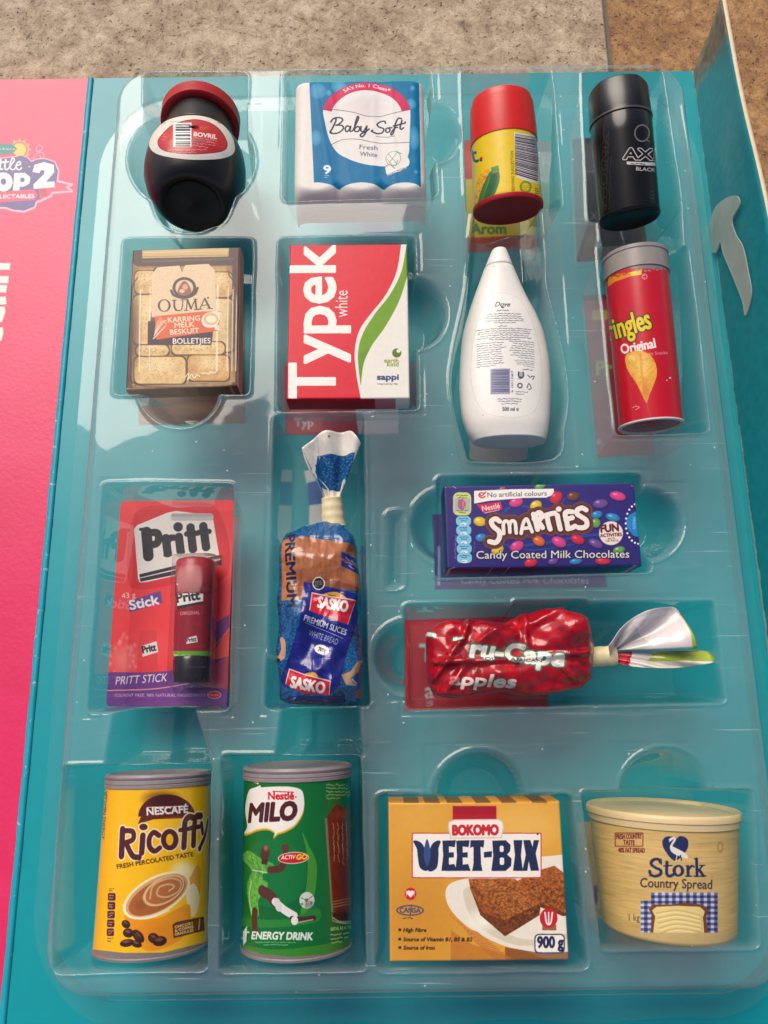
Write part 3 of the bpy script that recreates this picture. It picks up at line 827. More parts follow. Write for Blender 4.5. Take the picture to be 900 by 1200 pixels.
# outline on the upper sheet in picture points, depth, wall width
pockets = [
    (rr(169, 86, 290, 190, 6), 2.2, .22), (circ(225, 188, 74, 60), 2.6, .25), (quad((165, 200), (288, 200), (262, 268), (190, 270), 20), 2.2, .3), (circ(224, 232, 44, 42), 1.6, .5),
    (quad((334, 84), (505, 81), (513, 231), (331, 236), 9), 1.2, .2), (circ(505, 157, 37, 36), 1.3, .55),
    (quad((541, 84), (646, 82), (659, 244), (546, 250), 6), 2.7, .22), (quad((556, 235), (633, 235), (640, 320), (545, 325), 5), 1.5, .25),
    (quad((682, 82), (775, 82), (800, 250), (690, 262), 8), 2.5, .22), (quad((700, 240), (798, 240), (802, 300), (706, 304), 5), 1.3, .25),
    (quad((146, 281), (297, 280), (292, 462), (133, 462), 7), 1.25, .2), (circ(211, 455, 49, 47), 1.2, .5),
    (quad((327, 280), (487, 278), (492, 481), (325, 483), 7), 1.2, .2), (circ(484, 368, 43, 44), 1.4, .55),
    (smooth_line([(560, 290), (628, 290), (640, 340), (655, 400), (664, 455), (660, 500), (648, 538), (560, 541), (545, 530), (530, 470), (530, 420), (545, 350)], 5, True), 2.3, .25),
    (quad((700, 290), (806, 288), (831, 507), (722, 510), 6), 2.7, .22),
    (quad((121, 566), (275, 567), (269, 833), (103, 836), 9), 2.3, .22), (quad((136, 820), (228, 820), (252, 905), (120, 905), 6), 1.5, .3), (quad((178, 825), (228, 825), (230, 898), (172, 898), 5), 2.2, .2),
    (quad((321, 486), (428, 484), (432, 770), (313, 772), 8), 2.2, .24), (quad((313, 762), (431, 760), (435, 829), (310, 832), 8), 2.6, .2), (quad((330, 825), (424, 825), (428, 890), (320, 890), 6), 1.5, .3), (quad((352, 830), (394, 830), (396, 888), (350, 888), 5), 2.2, .2),
    (quad((511, 559), (752, 555), (764, 671), (509, 678), 8), 1.7, .18), (circ(524, 617, 46, 46), 1.2, .5), (circ(757, 615, 46, 44), 1.2, .5),
    (quad((472, 708), (838, 704), (851, 824), (476, 833), 9), 2.4, .22), (circ(480, 770, 45, 46), 1.3, .55), (quad((600, 704), (690, 703), (690, 722), (606, 724), 6), 2.7, .12), (quad((610, 812), (690, 812), (690, 826), (612, 829), 6), 2.7, .12),
    (quad((70, 897), (248, 894), (243, 1137), (62, 1141), 9), 2.85, .22), (quad((259, 884), (424, 884), (430, 1137), (257, 1140), 9), 2.85, .22),
    (quad((440, 930), (672, 930), (691, 1136), (440, 1139), 12), 1.3, .2), (circ(562, 935, 58, 57), 1.1, .5),
    (quad((680, 927), (882, 925), (889, 1110), (705, 1114), 8), 2.7, .22), (circ(779, 927, 54, 51), 1.5, .5),
    (rr(262, 910, 300, 975, 12), 1.0, .2),
    (quad((452, 600), (476, 598), (474, 690), (450, 692), 8), 0.25, .3), (quad((800, 120), (815, 120), (850, 330), (835, 330), 6), 0.18, .2),
]
tx0, tx1, ty0, ty1 = -6.77, 7.9, -5.56, 16.12
EXT = 1.75
GX, GY = 820, 1180
X, Y = np.meshgrid(np.linspace(tx0 - EXT, tx1 + EXT, GX), np.linspace(ty0 - EXT, ty1 + EXT, GY))
def sdf_poly(P, X, Y):
    d = np.full(X.shape, 1e9); ins = np.zeros(X.shape, bool)
    n = len(P)
    for i in range(n):
        a, b = P[i], P[(i + 1) % n]
        ex, ey = b[0] - a[0], b[1] - a[1]
        wx, wy = X - a[0], Y - a[1]
        t = np.clip((wx * ex + wy * ey) / (ex * ex + ey * ey + 1e-12), 0, 1)
        d = np.minimum(d, (wx - ex * t) ** 2 + (wy - ey * t) ** 2)
        c = (a[1] > Y) != (b[1] > Y)
        xi = a[0] + (Y - a[1]) / (ey if abs(ey) > 1e-12 else 1e-12) * ex
        ins ^= c & (X < xi)
    d = np.sqrt(d)
    return np.where(ins, d, -d)
# outer form: rounded rectangle, stepped wall, flange
rc = 0.9
qx = np.abs(X - (tx0 + tx1) / 2) - (tx1 - tx0) / 2 + rc; qy = np.abs(Y - (ty0 + ty1) / 2) - (ty1 - ty0) / 2 + rc
dout = np.hypot(np.maximum(qx, 0), np.maximum(qy, 0)) + np.minimum(np.maximum(qx, qy), 0) - rc     # + outside
Hh = np.interp(dout, [-9, -0.10, -0.02, 0.05, 0.42, 0.50, 0.62, 0.70, 1.05, 9], [T, T, T - 0.02, T - 0.10, 1.75, 1.62, 1.58, 1.48, 0.45, 0.42])
smk = np.exp(-0.5 * (np.arange(-3, 4) / 0.75) ** 2); smk /= smk.sum()
wave = vnoise(GY, GX, 84, 84, 5) * 0.05 + vnoise(GY, GX, 30, 30, 6) * 0.012
Hh = Hh + (wave - 0.033) * np.clip(-dout * 2, 0, 1)
wob1 = (vnoise(GY, GX, 36, 36, 21) - .5) * 0.05
for P, dep, wid in pockets:
    P = np.asarray(P, float); q = at(P[:, 0], P[:, 1], T)[:, :2]
    i0, i1 = np.searchsorted(X[0], [q[:, 0].min() - .1, q[:, 0].max() + .1]); j0, j1 = np.searchsorted(Y[:, 0], [q[:, 1].min() - .1, q[:, 1].max() + .1])
    sl = (slice(max(j0 - 1, 0), j1 + 1), slice(max(i0 - 1, 0), i1 + 1))
    d = sdf_poly(q, X[sl], Y[sl]) + wob1[sl] * 0.5
    t = np.clip(d / wid, 0, 1)
    s_ = t * t * (3 - 2 * t)
    rib = 0.015 * np.cos(np.clip(d - wid, 0, 9) * 14) * (d > wid)
    Hh[sl] = np.minimum(Hh[sl], T - dep * s_ + rib * 0 + wave[sl] * 0.4 * (t > 0))
    lip = np.exp(-((d + 0.03) / 0.028) ** 2) * 0.036           # raised bead round each opening
    Hh[sl] += lip * (Hh[sl] > T - 0.2)
for ax in (0, 1):
    Hh = np.apply_along_axis(lambda r: np.convolve(np.pad(r, 3, mode='edge'), smk, 'valid'), ax, Hh)
keep = (dout < 1.55 + 0.05 * np.sin(X * 1.7) )
ok = keep[:-1, :-1] & keep[1:, :-1] & keep[:-1, 1:] & keep[1:, 1:]
jj, ii = np.nonzero(ok)
a_ = jj * GX + ii
Fq = np.stack([a_, a_ + 1, a_ + GX + 1, a_ + GX], 1)
used = np.unique(Fq); remap = np.full(GX * GY, -1); remap[used] = np.arange(len(used))
Vt = np.stack([X.ravel(), Y.ravel(), Hh.ravel()], 1)[used]
Fq = remap[Fq]
me = bpy.data.meshes.new('plastic_tray')
org = np.array([(tx0 + tx1) / 2, (ty0 + ty1) / 2, 0.42])
me.vertices.add(len(Vt)); me.vertices.foreach_set('co', (Vt - org).astype(np.float32).ravel())
me.loops.add(Fq.size); me.loops.foreach_set('vertex_index', Fq.astype(np.int32).ravel())
me.polygons.add(len(Fq)); me.polygons.foreach_set('loop_start', np.arange(0, Fq.size, 4, dtype=np.int32))
me.polygons.foreach_set('use_smooth', np.ones(len(Fq), bool))
me.update(calc_edges=True); me.validate()
M_tray = clearmat('clear_moulded_plastic', f0=0.042, rough=0.04, haze=0.075, hazecol=(0.80, 0.86, 0.84), bscale=0.5, bump=0.10, top=(2.45, 2.75, 1.3))
me.materials.append(M_tray)
tray = bpy.data.objects.new('plastic_tray', me); C.objects.link(tray); tray.location = org
tag(tray, 'large clear moulded plastic tray of recesses lying on the teal card', 'tray')

# ================================================================== the goods
def can_surf(bl, br, tl, tr, zb, zt, k=0.985):
    """axis and radii of a lying turned body from the picture points of its base and top sides"""
    B0, B1, T0, T1 = at(*bl, zb), at(*br, zb), at(*tl, zt), at(*tr, zt)
    return Round((B0 + B1) / 2, (T0 + T1) / 2, np.linalg.norm(B1 - B0) / 2 * k, np.linalg.norm(T1 - T0) / 2 * k)
def root_at(S, z=None):
    m = S.o + S.ax * S.L / 2
    return (m[0], m[1], max(0.1, m[2] - S.R0) if z is None else z)
M_steel = pmat('dull_tinplate', (150, 142, 140), 0.45, 0.1, 5, metal=0.55)
M_black = pmat('black_gloss', (20, 18, 19), 0.22, 0.2, 4, 0.01, coat=0.3)

# ------------------------------------------------------------------ squat black jar with red cap
S = Round(at(226, 239, 2.78), at(236, 137, 1.85), 0.95)
R_ = 1.30
jar = thing('sauce_jar', root_at(S, 0.9), 'squat black jar with a red screw cap and an oval red label', 'jar')
M_jar = pmat('black_brown_plastic', (24, 17, 17), 0.33, 0.25, 3, 0.015, coat=0.15)
L_ = S.L
ct = L_
cb = max(L_ - 0.46, 2.29)
lathe('body', S, [(0.05, 0.05), (0.05, 0.66), (0.035, 0.72), (0.0, 0.80), (0.01, 0.88), (0.07, 0.97), (0.2, 1.06), (0.45, 1.18), (0.8, 1.28), (1.1, R_), (1.4, 1.29), (1.7, 1.25), (1.92, 1.18), (2.06, 1.09), (2.14, 1.01), (2.17, 0.96), (2.2, 0.98), (2.26, 0.98), (2.28, 0.92), (cb + .2, 0.88)], M_jar, jar)
M_red = pmat('red_plastic_cap', (196, 26, 30), 0.35, 0.08, 4, 0.02)
lathe('cap', S, [(cb, 0.86), (cb, 1.0), (cb + .04, 1.06), (ct - 0.05, 1.07), (ct, 1.02), (ct, 0.7)], M_red, jar)
# oval label laid on the belly
class Belly:
    """part of a turned body between two heights, as a sheet standing a hair proud of it"""
    def __init__(s, S, prof, y0, y1, A_):
        s.S, s.prof, s.y0, s.y1, s.A = S, prof, y0, y1, A_
        s.w, s.h = 2 * A_ * 1.25, (y1 - y0) * 1.05
    def r(s, y): return np.interp(y, [p[0] for p in s.prof], [p[1] for p in s.prof])
    def uv(s, px, py):
        S = s.S; d = rays(np.atleast_1d(px), np.atleast_1d(py)); c = CAM - S.o
        t = np.linspace(15, 21, 1500)
        f = np.empty((d.shape[0], len(t)))
        q = [(c @ e)[None] + np.multiply.outer(d @ e, t) for e in (S.rt, S.upv, S.ax)]
        f = np.hypot(q[0], q[1]) - s.r(q[2])
        f[(q[2] < s.y0 - .3) | (q[2] > s.y1 + .3)] = 9
        neg = f < 0
        k = np.where(neg.any(1), neg.argmax(1), f.argmin(1)); i = np.arange(len(k))
        return np.stack([(np.arctan2(q[0][i, k], q[1][i, k]) + s.A) / (2 * s.A), (q[2][i, k] - s.y0) / (s.y1 - s.y0)], -1)
jp = [(0.2, 1.06), (0.45, 1.18), (0.8, 1.28), (1.1, R_), (1.4, 1.29), (1.7, 1.25), (1.92, 1.18), (2.06, 1.09), (2.14, 1.02), (2.3, 1.0)]
B = Belly(S, jp, 0.2, 2.2, math.radians(75))
A = Art('jar_label', B, (4.5, 130, 70), (24, 17, 17), k=150)
ov = [(203, 440), (225, 385), (290, 325), (380, 298), (460, 296), (530, 312), (590, 345), (635, 400), (652, 455), (648, 490), (620, 512), (560, 526), (440, 530), (330, 520), (255, 503), (215, 478)]
A.poly(ov, (232, 222, 210), smooth=True)
iv = [(247, 437), (265, 400), (320, 348), (390, 322), (455, 316), (520, 332), (570, 365), (602, 410), (614, 448), (600, 478), (540, 494), (430, 500), (320, 492), (265, 472)]
A.poly(iv, (120, 20, 24), smooth=True)
cx, cy = 430, 415
A.poly([(cx + (x - cx) * .975, cy + (y - cy) * .965) for x, y in iv], (196, 36, 44), smooth=True)
A.bars(328, 334, 425, 462, horiz=True, n=22)
A.rect(328, 334, 342, 462, (225, 220, 215))
A.text('BOVRIL', 436, 404, 22, (245, 238, 225), w=122, bold=.05, rot=-7); A.fine(470, 352, 530, 372, 2, (190, 160, 60), .8)
A.fine(436, 404, 575, 460, 4, (230, 190, 185), .8, rot=-8); A.rect(424, 418, 500, 440, (170, 90, 92), .7)
A.fine(300, 470, 540, 498, 2, (235, 205, 200), .7); A.fine(270, 385, 300, 430, 3, (230, 170, 165), .6)
V, UVs = [], []
nu, nv = 60, 44
for j in range(nv):
    for i in range(nu):
        u, v = i / (nu - 1), j / (nv - 1)
        y = B.y0 + v * (B.y1 - B.y0)
        V.append(S.pt(y, B.r(y) + 0.006, (2 * u - 1) * B.A)); UVs.append((u, v))
lab_uv = B.uv(np.array([130 + x / 4.5 for x, y in smooth_line(ov, 8, True)]), np.array([70 + y / 4.5 for x, y in smooth_line(ov, 8, True)]))
F = []
from itertools import product
def inside(P, x, y):
    c = False
    for i in range(len(P)):
        a, b = P[i - 1], P[i]
        if (a[1] > y) != (b[1] > y) and x < (b[0] - a[0]) * (y - a[1]) / (b[1] - a[1]) + a[0]: c = not c
    return c
# label cut to its oval: fan of rings between centre and rim
cuv = lab_uv.mean(0); V, UVs, F = [], [], []
rings, m_ = 14, len(lab_uv)
for k in range(rings):
    f = (k + 1) / rings
    for q in lab_uv:
        u, v = cuv + (q - cuv) * f
        y = B.y0 + v * (B.y1 - B.y0)
        V.append(S.pt(y, B.r(y) + 0.008, (2 * u - 1) * B.A)); UVs.append((u, v))
for k in range(rings - 1):
    for i in range(m_):
        a, b = k * m_ + i, k * m_ + (i + 1) % m_
        F.append((a, b, b + m_, a + m_))
F.append(tuple(range(m_)))
mesh('oval_label', V, F, artmat('jar_label_print', A.image(), 0.35), parent=jar, uv=UVs)
# sunk disc in the base
lathe('base_recess', S, [(0.046, 0.64), (0.025, 0.66), (0.043, 0.60), (0.043, 0.08), (0.03, 0.05), (0.03, 0.0)], M_jar, jar, cap0=False)

# ------------------------------------------------------------------ pack of toilet rolls
fl = face_frame([(345, 93), (495, 92), (502, 231), (343.5, 232)], T - 0.05)
Z = 4.286
A = Art('roll_pack_print', fl, (Z, 320, 70), (236, 228, 220), k=120)
A.crop = (5.294, 340, 90)
BL = (0, 116, 164)
A.poly([(118, 5), (800, -5), (812, 690), (150, 690)], BL)
for p in [(300, 60, 60, 50), (160, 380, 40, 60), (760, 70, 20, 22), (750, 170, 40, 40), (240, 100, 24, 22), (780, 590, 16, 18), (175, 90, 60, 60), (770, 380, 40, 90)]:
    A.soft(*p, (120, 186, 222), .55); A.ell(p[0], p[1], p[2] * .8, p[3] * .8, (190, 220, 236), .18)
# white oval with the crimson arch
ovp = [(205, 205), (245, 140), (310, 85), (400, 48), (480, 40), (560, 50), (650, 95), (715, 155), (745, 210), (740, 400), (735, 480), (700, 540), (620, 555), (470, 545), (350, 505), (280, 455), (240, 380), (215, 280)]
A.poly(ovp, (240, 232, 226), smooth=True)
t = np.radians(np.linspace(192, 348, 60))
outer = np.stack([475 + 278 * np.cos(t), 250 + 215 * np.sin(t)], 1); inner = np.stack([475 + 222 * np.cos(t[::-1]), 250 + 165 * np.sin(t[::-1])], 1)
A.poly(np.vstack([outer, inner]), (214, 40, 92))
def arch(px, py, R=250, cx=475, cy=250, k=0.77, y0=62):
    a = (px - cx) / R - math.pi / 2
    r = R + (y0 - py)
    return cx + r * np.cos(a), cy + (r * np.sin(a)) * k
A.text("SA's No. 1 Clean*", 475, 72, 27, (250, 236, 238), w=300, al='C', bold=.03, warp=lambda x, y: arch(x, y))
A.soft(475, 190, 190, 90, (222, 206, 208), .6)
A.line([(205, 207), (300, 205), (400, 225), (470, 245), (560, 245), (640, 228), (740, 205)], 3, (60, 60, 80)); A.line([(240, 430), (320, 392), (420, 390), (520, 408), (620, 412), (740, 410)], 3, (60, 60, 80))
INK = (40, 48, 66)
pen = [[(262, 350), (248, 345), (262, 320), (285, 268), (276, 258)], [(252, 282), (270, 258), (310, 252), (326, 268), (305, 292), (284, 300)], [(284, 300), (322, 302), (330, 322), (305, 345), (262, 352), (250, 340)],
       [(372, 312), (352, 306), (342, 325), (350, 342), (366, 330), (376, 308), (372, 338), (386, 338), (398, 318)], [(398, 318), (424, 262), (418, 250), (404, 290), (400, 335), (420, 342), (432, 322), (420, 310), (404, 322)],
       [(440, 310), (440, 338), (456, 340), (474, 310)], [(476, 306), (470, 345), (452, 372), (438, 372), (440, 358), (470, 342), (490, 325)],
       [(592, 288), (585, 275), (560, 278), (540, 295), (552, 310), (580, 322), (572, 345), (540, 352), (505, 340), (512, 332)], [(608, 318), (596, 322), (594, 340), (608, 345), (620, 332), (612, 318), (630, 318)],
       [(690, 262), (672, 260), (655, 290), (640, 350), (628, 362), (626, 350), (650, 320), (665, 316)], [(640, 308), (676, 300)], [(694, 272), (682, 318), (690, 328), (704, 318)], [(672, 300), (712, 290)]]
for P in pen: A.line(P, 9, INK)
A.line([(535, 370), (600, 374), (650, 370)], 2.5, INK)
A.ell(714, 283, 5, 5, INK)
A.text('Fresh', 430, 450, 27, (70, 72, 92), w=112, bold=.005, rot=-3); A.text('White', 432, 492, 26, (70, 72, 92), w=108, bold=.005, rot=-3)
A.poly([(590, 500), (640, 455), (700, 470), (740, 520), (720, 570), (640, 600), (600, 610)], (240, 234, 226), smooth=True)
for r in (46,): A.line([(640 + r * math.cos(a), 508 + r * .95 * math.sin(a)) for a in np.linspace(0, 6.28, 24)], 3, (140, 140, 130))
A.line([(610, 480), (660, 540)], 3, (120, 130, 110)); A.line([(660, 475), (615, 535)], 3, (120, 130, 110)); A.line([(600, 510), (645, 555), (670, 520)], 3, (120, 130, 110))
A.line([(580, 568), (615, 545), (650, 570)], 4, (90, 100, 100)); A.line([(575, 600), (640, 612), (735, 555)], 4, (60, 90, 130)); A.line([(660, 465), (690, 480)], 5, (70, 160, 120)); A.text('SOFT PACK', 610, 612, 9, (40, 60, 100), rot=22, w=110)
A.text('9', 208, 602, 50, (240, 244, 248), w=44, bold=.05); A.fine(212, 606, 250, 632, 2, (220, 230, 240), .9)
# scalloped foot of the print, the roll ends below it
for x0, x1 in ((20, 310), (300, 590), (580, 850)):
    xs = np.linspace(0, 1, 20)
    A.poly([(x0 + (x1 - x0) * q, 690 - 34 * math.sin(math.pi * q)) for q in xs] + [(x1, 830), (x0, 830)], (238, 230, 222))
def zf(u, v):
    s_ = np.abs(np.sin(3 * np.pi * np.clip((u - .01) / .98, 0, 1)))
    x = np.minimum(u, 1 - u) * fl.w
    ex = np.clip(1 - x / 0.3, 0, 1); z = -0.28 * (1 - np.sqrt(1 - ex * ex))
    yb = v * fl.h
    wb = 0.16 + 0.34 * (1 - s_ ** .6)
    eb = np.clip(1 - yb / (wb + .12), 0, 1); z = z - 0.75 * (1 - np.sqrt(np.clip(1 - eb * eb, 0, 1)))
    yt = (1 - v) * fl.h; et = np.clip(1 - yt / 0.18, 0, 1); z = z - 0.18 * (1 - np.sqrt(1 - et * et))
    z = z + 0.022 * (s_ - .5) * np.clip(yb * 1.5, 0, 1)
    n1 = vnoise(*u.shape, 5, 9, 31) - .5
    z = z + 0.012 * n1 * np.clip(yb, 0, 1)
    # soft pleats of the film running from top to foot
    for c0, sl in ((.25, .16), (.36, .2), (.72, -.02), (.85, .02)):
        z = z + 0.008 * np.exp(-((u - c0 - sl * (1 - v) + .1) / 0.012) ** 2)
    return z, 0 * u, 0 * v
o = hfield('toilet_roll_pack', fl, 110, 90, zf, 0.28, artmat('film_print', A.image(), 0.46, 0.02, coat=0.0, spec=0.2))
tag(o, 'white and blue film pack of nine toilet rolls in the top row of the tray', 'toilet paper')

# ------------------------------------------------------------------ red-capped yellow shaker
S = can_surf((555, 254), (635.5, 242), (551, 124), (623, 112), 1.98, 2.62)
can = thing('seasoning_shaker', root_at(S), 'yellow seasoning shaker with red cap, red base and a maize cob on it', 'seasoning')
cut = 0.60
L_ = S.L; R0 = S.R0; R1 = S.R1
A = Art('shaker_print', S, (5, 530, 70), (246, 206, 24), k=130)
GR = (22, 70, 60)
A.text('mat.', 176, 592, 92, GR, al='R', w=200, bold=.08, rot=13, out=((120, 170, 190), .04)); A.ell(170, 578, 8, 9, (200, 40, 40))
A.poly([(178, 660), (215, 640), (222, 690), (190, 790), (150, 860), (128, 850), (130, 790), (150, 700)], (240, 170, 30), smooth=True)
for k in range(60):
    yy = rng.uniform(655, 850); xx = 215 - (yy - 640) * .36 + rng.uniform(-34, 12)
    A.ell(xx, yy, 7, 6, (250, 190, 50) if k % 3 else (224, 130, 30), .9)
A.poly([(225, 655), (268, 650), (278, 690), (268, 740), (235, 805), (150, 868), (158, 800), (196, 700)], (66, 120, 54), smooth=True)
A.poly([(240, 665), (266, 690), (232, 780), (180, 840), (200, 760)], (36, 92, 50), smooth=True, a=.8); A.line([(218, 690), (190, 780), (165, 850)], 5, (120, 170, 80), .7)
A.poly([(225, 632), (270, 618), (276, 652), (238, 668)], (110, 150, 90)); A.line([(230, 650), (275, 640)], 3, (60, 100, 60))
A.text('SERVING SUGGESTION', 366, 770, 17, (70, 66, 40), w=236, rot=92, bold=.02)
A.poly([(362, 424), (498, 446), (520, 735), (378, 690)], (238, 230, 220))
g = random.Random(4); p = 0.04
while p < .95:
    l = g.choice([.008, .012, .02, .03])
    a0, a1 = np.array([368, 424 + 262 * p]), np.array([502, 446 + 282 * p])
    A.poly([a0, a1, a1 + (0, 285 * l), a0 + (0, 266 * l)], (60, 46, 66)); p += l + g.choice([.01, .014, .02])
A.ell(430, 745, 36, 36, (120, 140, 40), .8, inner=(24, 24)); A.fine(396, 735, 470, 765, 3, (110, 120, 40), .9); A.fine(484, 750, 520, 800, 4, (80, 80, 40), .9)
A.line([(105, 480), (230, 400), (360, 388), (500, 440)], 3, (230, 180, 20), .6)
y_c = cut * L_
M_cap = pmat('bright_red_plastic', (222, 34, 30), 0.36, 0.05, 4, 0.015)
rr_ = lambda y: float(S.R(y))
lathe('body', S, [(0.10, rr_(0) - .01), (0.12, rr_(.1))] + [(y, rr_(y)) for y in np.linspace(.2, y_c, 6)], artmat('shaker_paper', A.image(), 0.33, coat=0.3), can)
lathe('base_rim', S, [(0.03, 0.0), (0.03, rr_(0) - .12), (0.0, rr_(0) - .07), (0.01, rr_(0)), (0.05, rr_(0) + .015), (0.12, rr_(0) + .012), (0.13, rr_(0))], pmat('dark_red_plastic', (176, 22, 28), 0.38, 0.06), can)
capo = lathe('cap', S, [(y_c - .02, R1), (y_c - .01, rr_(y_c) + .02), (y_c + .35, rr_(y_c) + .018), (L_ - .2, R1 + .01), (L_ - .19, R1 - .02), (L_ - .04, R1 - .04), (L_, R1 - .09), (L_, .4)], M_cap, can)
# raised lettering on the cap
V, F = [], []
for n_, (tx, x0) in enumerate([('RAJAH', 0)][:0]): pass

# ------------------------------------------------------------------ black deodorant can
S = can_surf((704, 262), (772, 254), (690, 118), (758, 103), 2.05, 2.72)
can = thing('deodorant_can', root_at(S), 'tall black deodorant can with angular cap and silver lettering in the upper right corner', 'deodorant')
A = Art('deodorant_print', S, (5, 650, 70), (20, 18, 19), k=130)
A.fine(245, 880, 760, 960, 5, (56, 50, 50), .9, rot=88); A.text('PHOENIX', 300, 860, 34, (48, 42, 42), rot=88, w=430, bold=.05)
A.line([(290, 300), (300, 600), (330, 880)], 2, (60, 55, 55), smooth=True)
A.ell(512, 430, 46, 52, (120, 116, 112), inner=(38, 43)); A.line([(540, 470), (556, 480)], 4, (150, 145, 140))
SV = (214, 208, 204)
A.text('AXE', 404, 580, 60, (20, 18, 19), sx=1.4, bold=.035, rot=-2, out=(SV, .075))
A.poly([(420, 596), (590, 602), (592, 622), (424, 614)], SV); A.fine(446, 601, 590, 616, 1, (30, 28, 28), 1, rot=-2)
A.text('BLACK', 477, 648, 20, (206, 200, 196), w=112, bold=.05, rot=-4)
A.fine(560, 760, 600, 820, 3, (60, 56, 56), .8)
R0, R1, L_ = S.R0, S.R1, S.L
rim = 0.775 * L_
lathe('body', S, [(0.1, R0 - .02)] + [(y, R0 - 0.0 + (R1 - R0) * y / L_) for y in np.linspace(.12, rim - .08, 6)] + [(rim - .03, R1 - .035), (rim, R1 - .05)], artmat('black_lacquer', A.image(), 0.22, 0.006, coat=0.1, spec=0.35), can)
lathe('base', S, [(0.10, 0.0), (0.09, R0 - .25), (0.02, R0 - .1), (0.0, R0 - .06), (0.02, R0 - .01), (0.06, R0 + .012), (0.1, R0 + .01), (0.12, R0 - .01)], pmat('dark_metal_base', (46, 42, 42), 0.3, 0.15, 4, metal=.6), can)
lathe('cap_ring', S, [(rim - .05, R1 - .01), (rim - .04, R1 + .012), (rim, R1 + .012), (rim + .01, R1 - .03)], pmat('grey_metal_ring', (120, 112, 108), 0.3, 0.1, 4, metal=.7), can, cap0=False, cap1=False)
# the cap: turned, with flat facets and a slanting crown
V, F, n = [], [], 72
prof = [(rim - .01, R1 - .06), (rim, R1), (rim + .1, R1 - .0), (L_ - .04, R1 - .015), (L_, R1 - .04), (L_ + .012, R1 - .10)]
for y, r in prof:
    for i in range(n):
        p = 2 * math.pi * i / n
        f = math.cos(((p - .35) % (math.pi / 2.5)) - math.pi / 5)
        rr2 = r * (0.78 + 0.22 * (0.93 / max(f, .809)) / 1.02) if y > rim + .05 else r
        V.append(S.pt(y + (.10 * math.cos(p + .5) if y > L_ - .2 else 0), rr2, p))
for j in range(len(prof) - 1):
    for i in range(n):
        a, b = j * n + i, j * n + (i + 1) % n; F.append((a, b, b + n, a + n))
F.append(tuple(range(n - 1, -1, -1))); F.append(tuple(range((len(prof) - 1) * n, len(prof) * n)))
sharp(mesh('cap', V, F, pmat('black_satin_plastic', (26, 24, 25), 0.3, 0.15, 4, 0.01), parent=can), 38)

# ------------------------------------------------------------------ rusk carton
fl = face_frame([(153.8, 292.9), (281.1, 288.9), (279.3, 454.4), (148.9, 455.6)], T - 0.1)
A = Art('rusk_print', fl, (4.5, 130, 270), (92, 56, 44), k=130)
A.rect(60, 60, 720, 860, (84, 50, 40), tex=(60, 60, .25))
A.rect(110, 150, 640, 850, (150, 110, 70), tex=(40, 40, .2), r=40)
def rusk(x0, y0, x1, y1, c=(222, 184, 124)):
    A.rect(x0 - 5, y0 - 5, x1 + 6, y1 + 8, (92, 54, 34), r=26); A.rect(x0, y0, x1, y1, c, r=30, tex=(24, 24, .12))
    A.soft((x0 + x1) / 2, (y0 * .7 + y1 * .3), (x1 - x0) * .45, (y1 - y0) * .4, (242, 214, 160), .8)
    for _ in range(60): A.ell(rng.uniform(x0 + 12, x1 - 12), rng.uniform(y0 + 12, y1 - 12), 3, 2.5, (150, 104, 56), .55)
A.poly([(150, 200), (600, 190), (650, 300), (655, 800), (115, 815), (112, 320)], (186, 142, 88), smooth=False, tex=(40, 30, .14))
rusk(126, 214, 250, 334, (214, 172, 112)); rusk(505, 222, 640, 352, (214, 172, 112)); rusk(118, 342, 330, 600); rusk(440, 362, 648, 640); rusk(132, 606, 306, 662); rusk(322, 590, 600, 655); rusk(124, 668, 394, 808); rusk(406, 660, 624, 792, (212, 162, 98))
for x_ in (112, 660): A.soft(x_, 520, 60, 330, (70, 42, 30), .75)
A.poly([(105, 100), (690, 80), (680, 150), (640, 185), (140, 190), (110, 170)], (70, 46, 40)); A.poly([(165, 105), (622, 92), (620, 138), (165, 148)], (206, 172, 116)); A.line([(170, 118), (620, 106)], 3, (232, 206, 150)); A.line([(168, 140), (620, 130)], 4, (160, 120, 76))
A.line([(170, 165), (640, 150)], 12, (110, 86, 74), .7)
for x, w_ in ((152, 7), (205, 5), (560, 10), (615, 7), (640, 5), (660, 6)): A.line([(x + 4, 240 + abs(x - 400) * .3), (x, 520), (x - 2, 740)], w_, (246, 232, 204), .75)
A.line([(140, 250), (110, 330), (105, 700), (130, 810), (400, 825), (640, 815), (668, 700), (665, 330), (620, 230)], 7, (52, 34, 28), .8); A.soft(400, 825, 280, 22, (196, 176, 140), .6)
A.poly([(225, 200), (245, 192), (362, 180), (378, 218), (392, 182), (520, 178), (548, 215), (556, 430), (530, 605), (195, 606), (215, 420)], (60, 38, 40), .8)
A.poly([(214, 235), (245, 195), (362, 186), (376, 222), (392, 184), (515, 177), (549, 212), (556, 440), (215, 460)], (230, 198, 158), tex=(8, 8, .05))
A.poly([(196, 480), (535, 470), (530, 605), (194, 606)], (58, 34, 46))
A.poly([(232, 455), (480, 430), (574, 425), (570, 530), (240, 578)], (222, 92, 50))
A.ell(388, 304, 62, 56, (72, 44, 52)); A.ell(388, 304, 47, 42, (226, 190, 158)); A.poly([(352, 330), (365, 290), (388, 268), (412, 290), (425, 328), (400, 345), (372, 345)], (150, 92, 70), smooth=True); A.ell(392, 300, 14, 15, (216, 160, 124)); A.ell(376, 322, 14, 10, (230, 190, 160))
A.line([(318, 318), (335, 345), (388, 358), (440, 340), (458, 305)], 12, (72, 44, 52))
IK = (72, 42, 46)
A.ell(282, 398, 34, 33, IK, inner=(23, 29))
def serif(P, x, y, w, c): A.line([(x - w / 2, y), (x + w / 2, y)], 4, c)
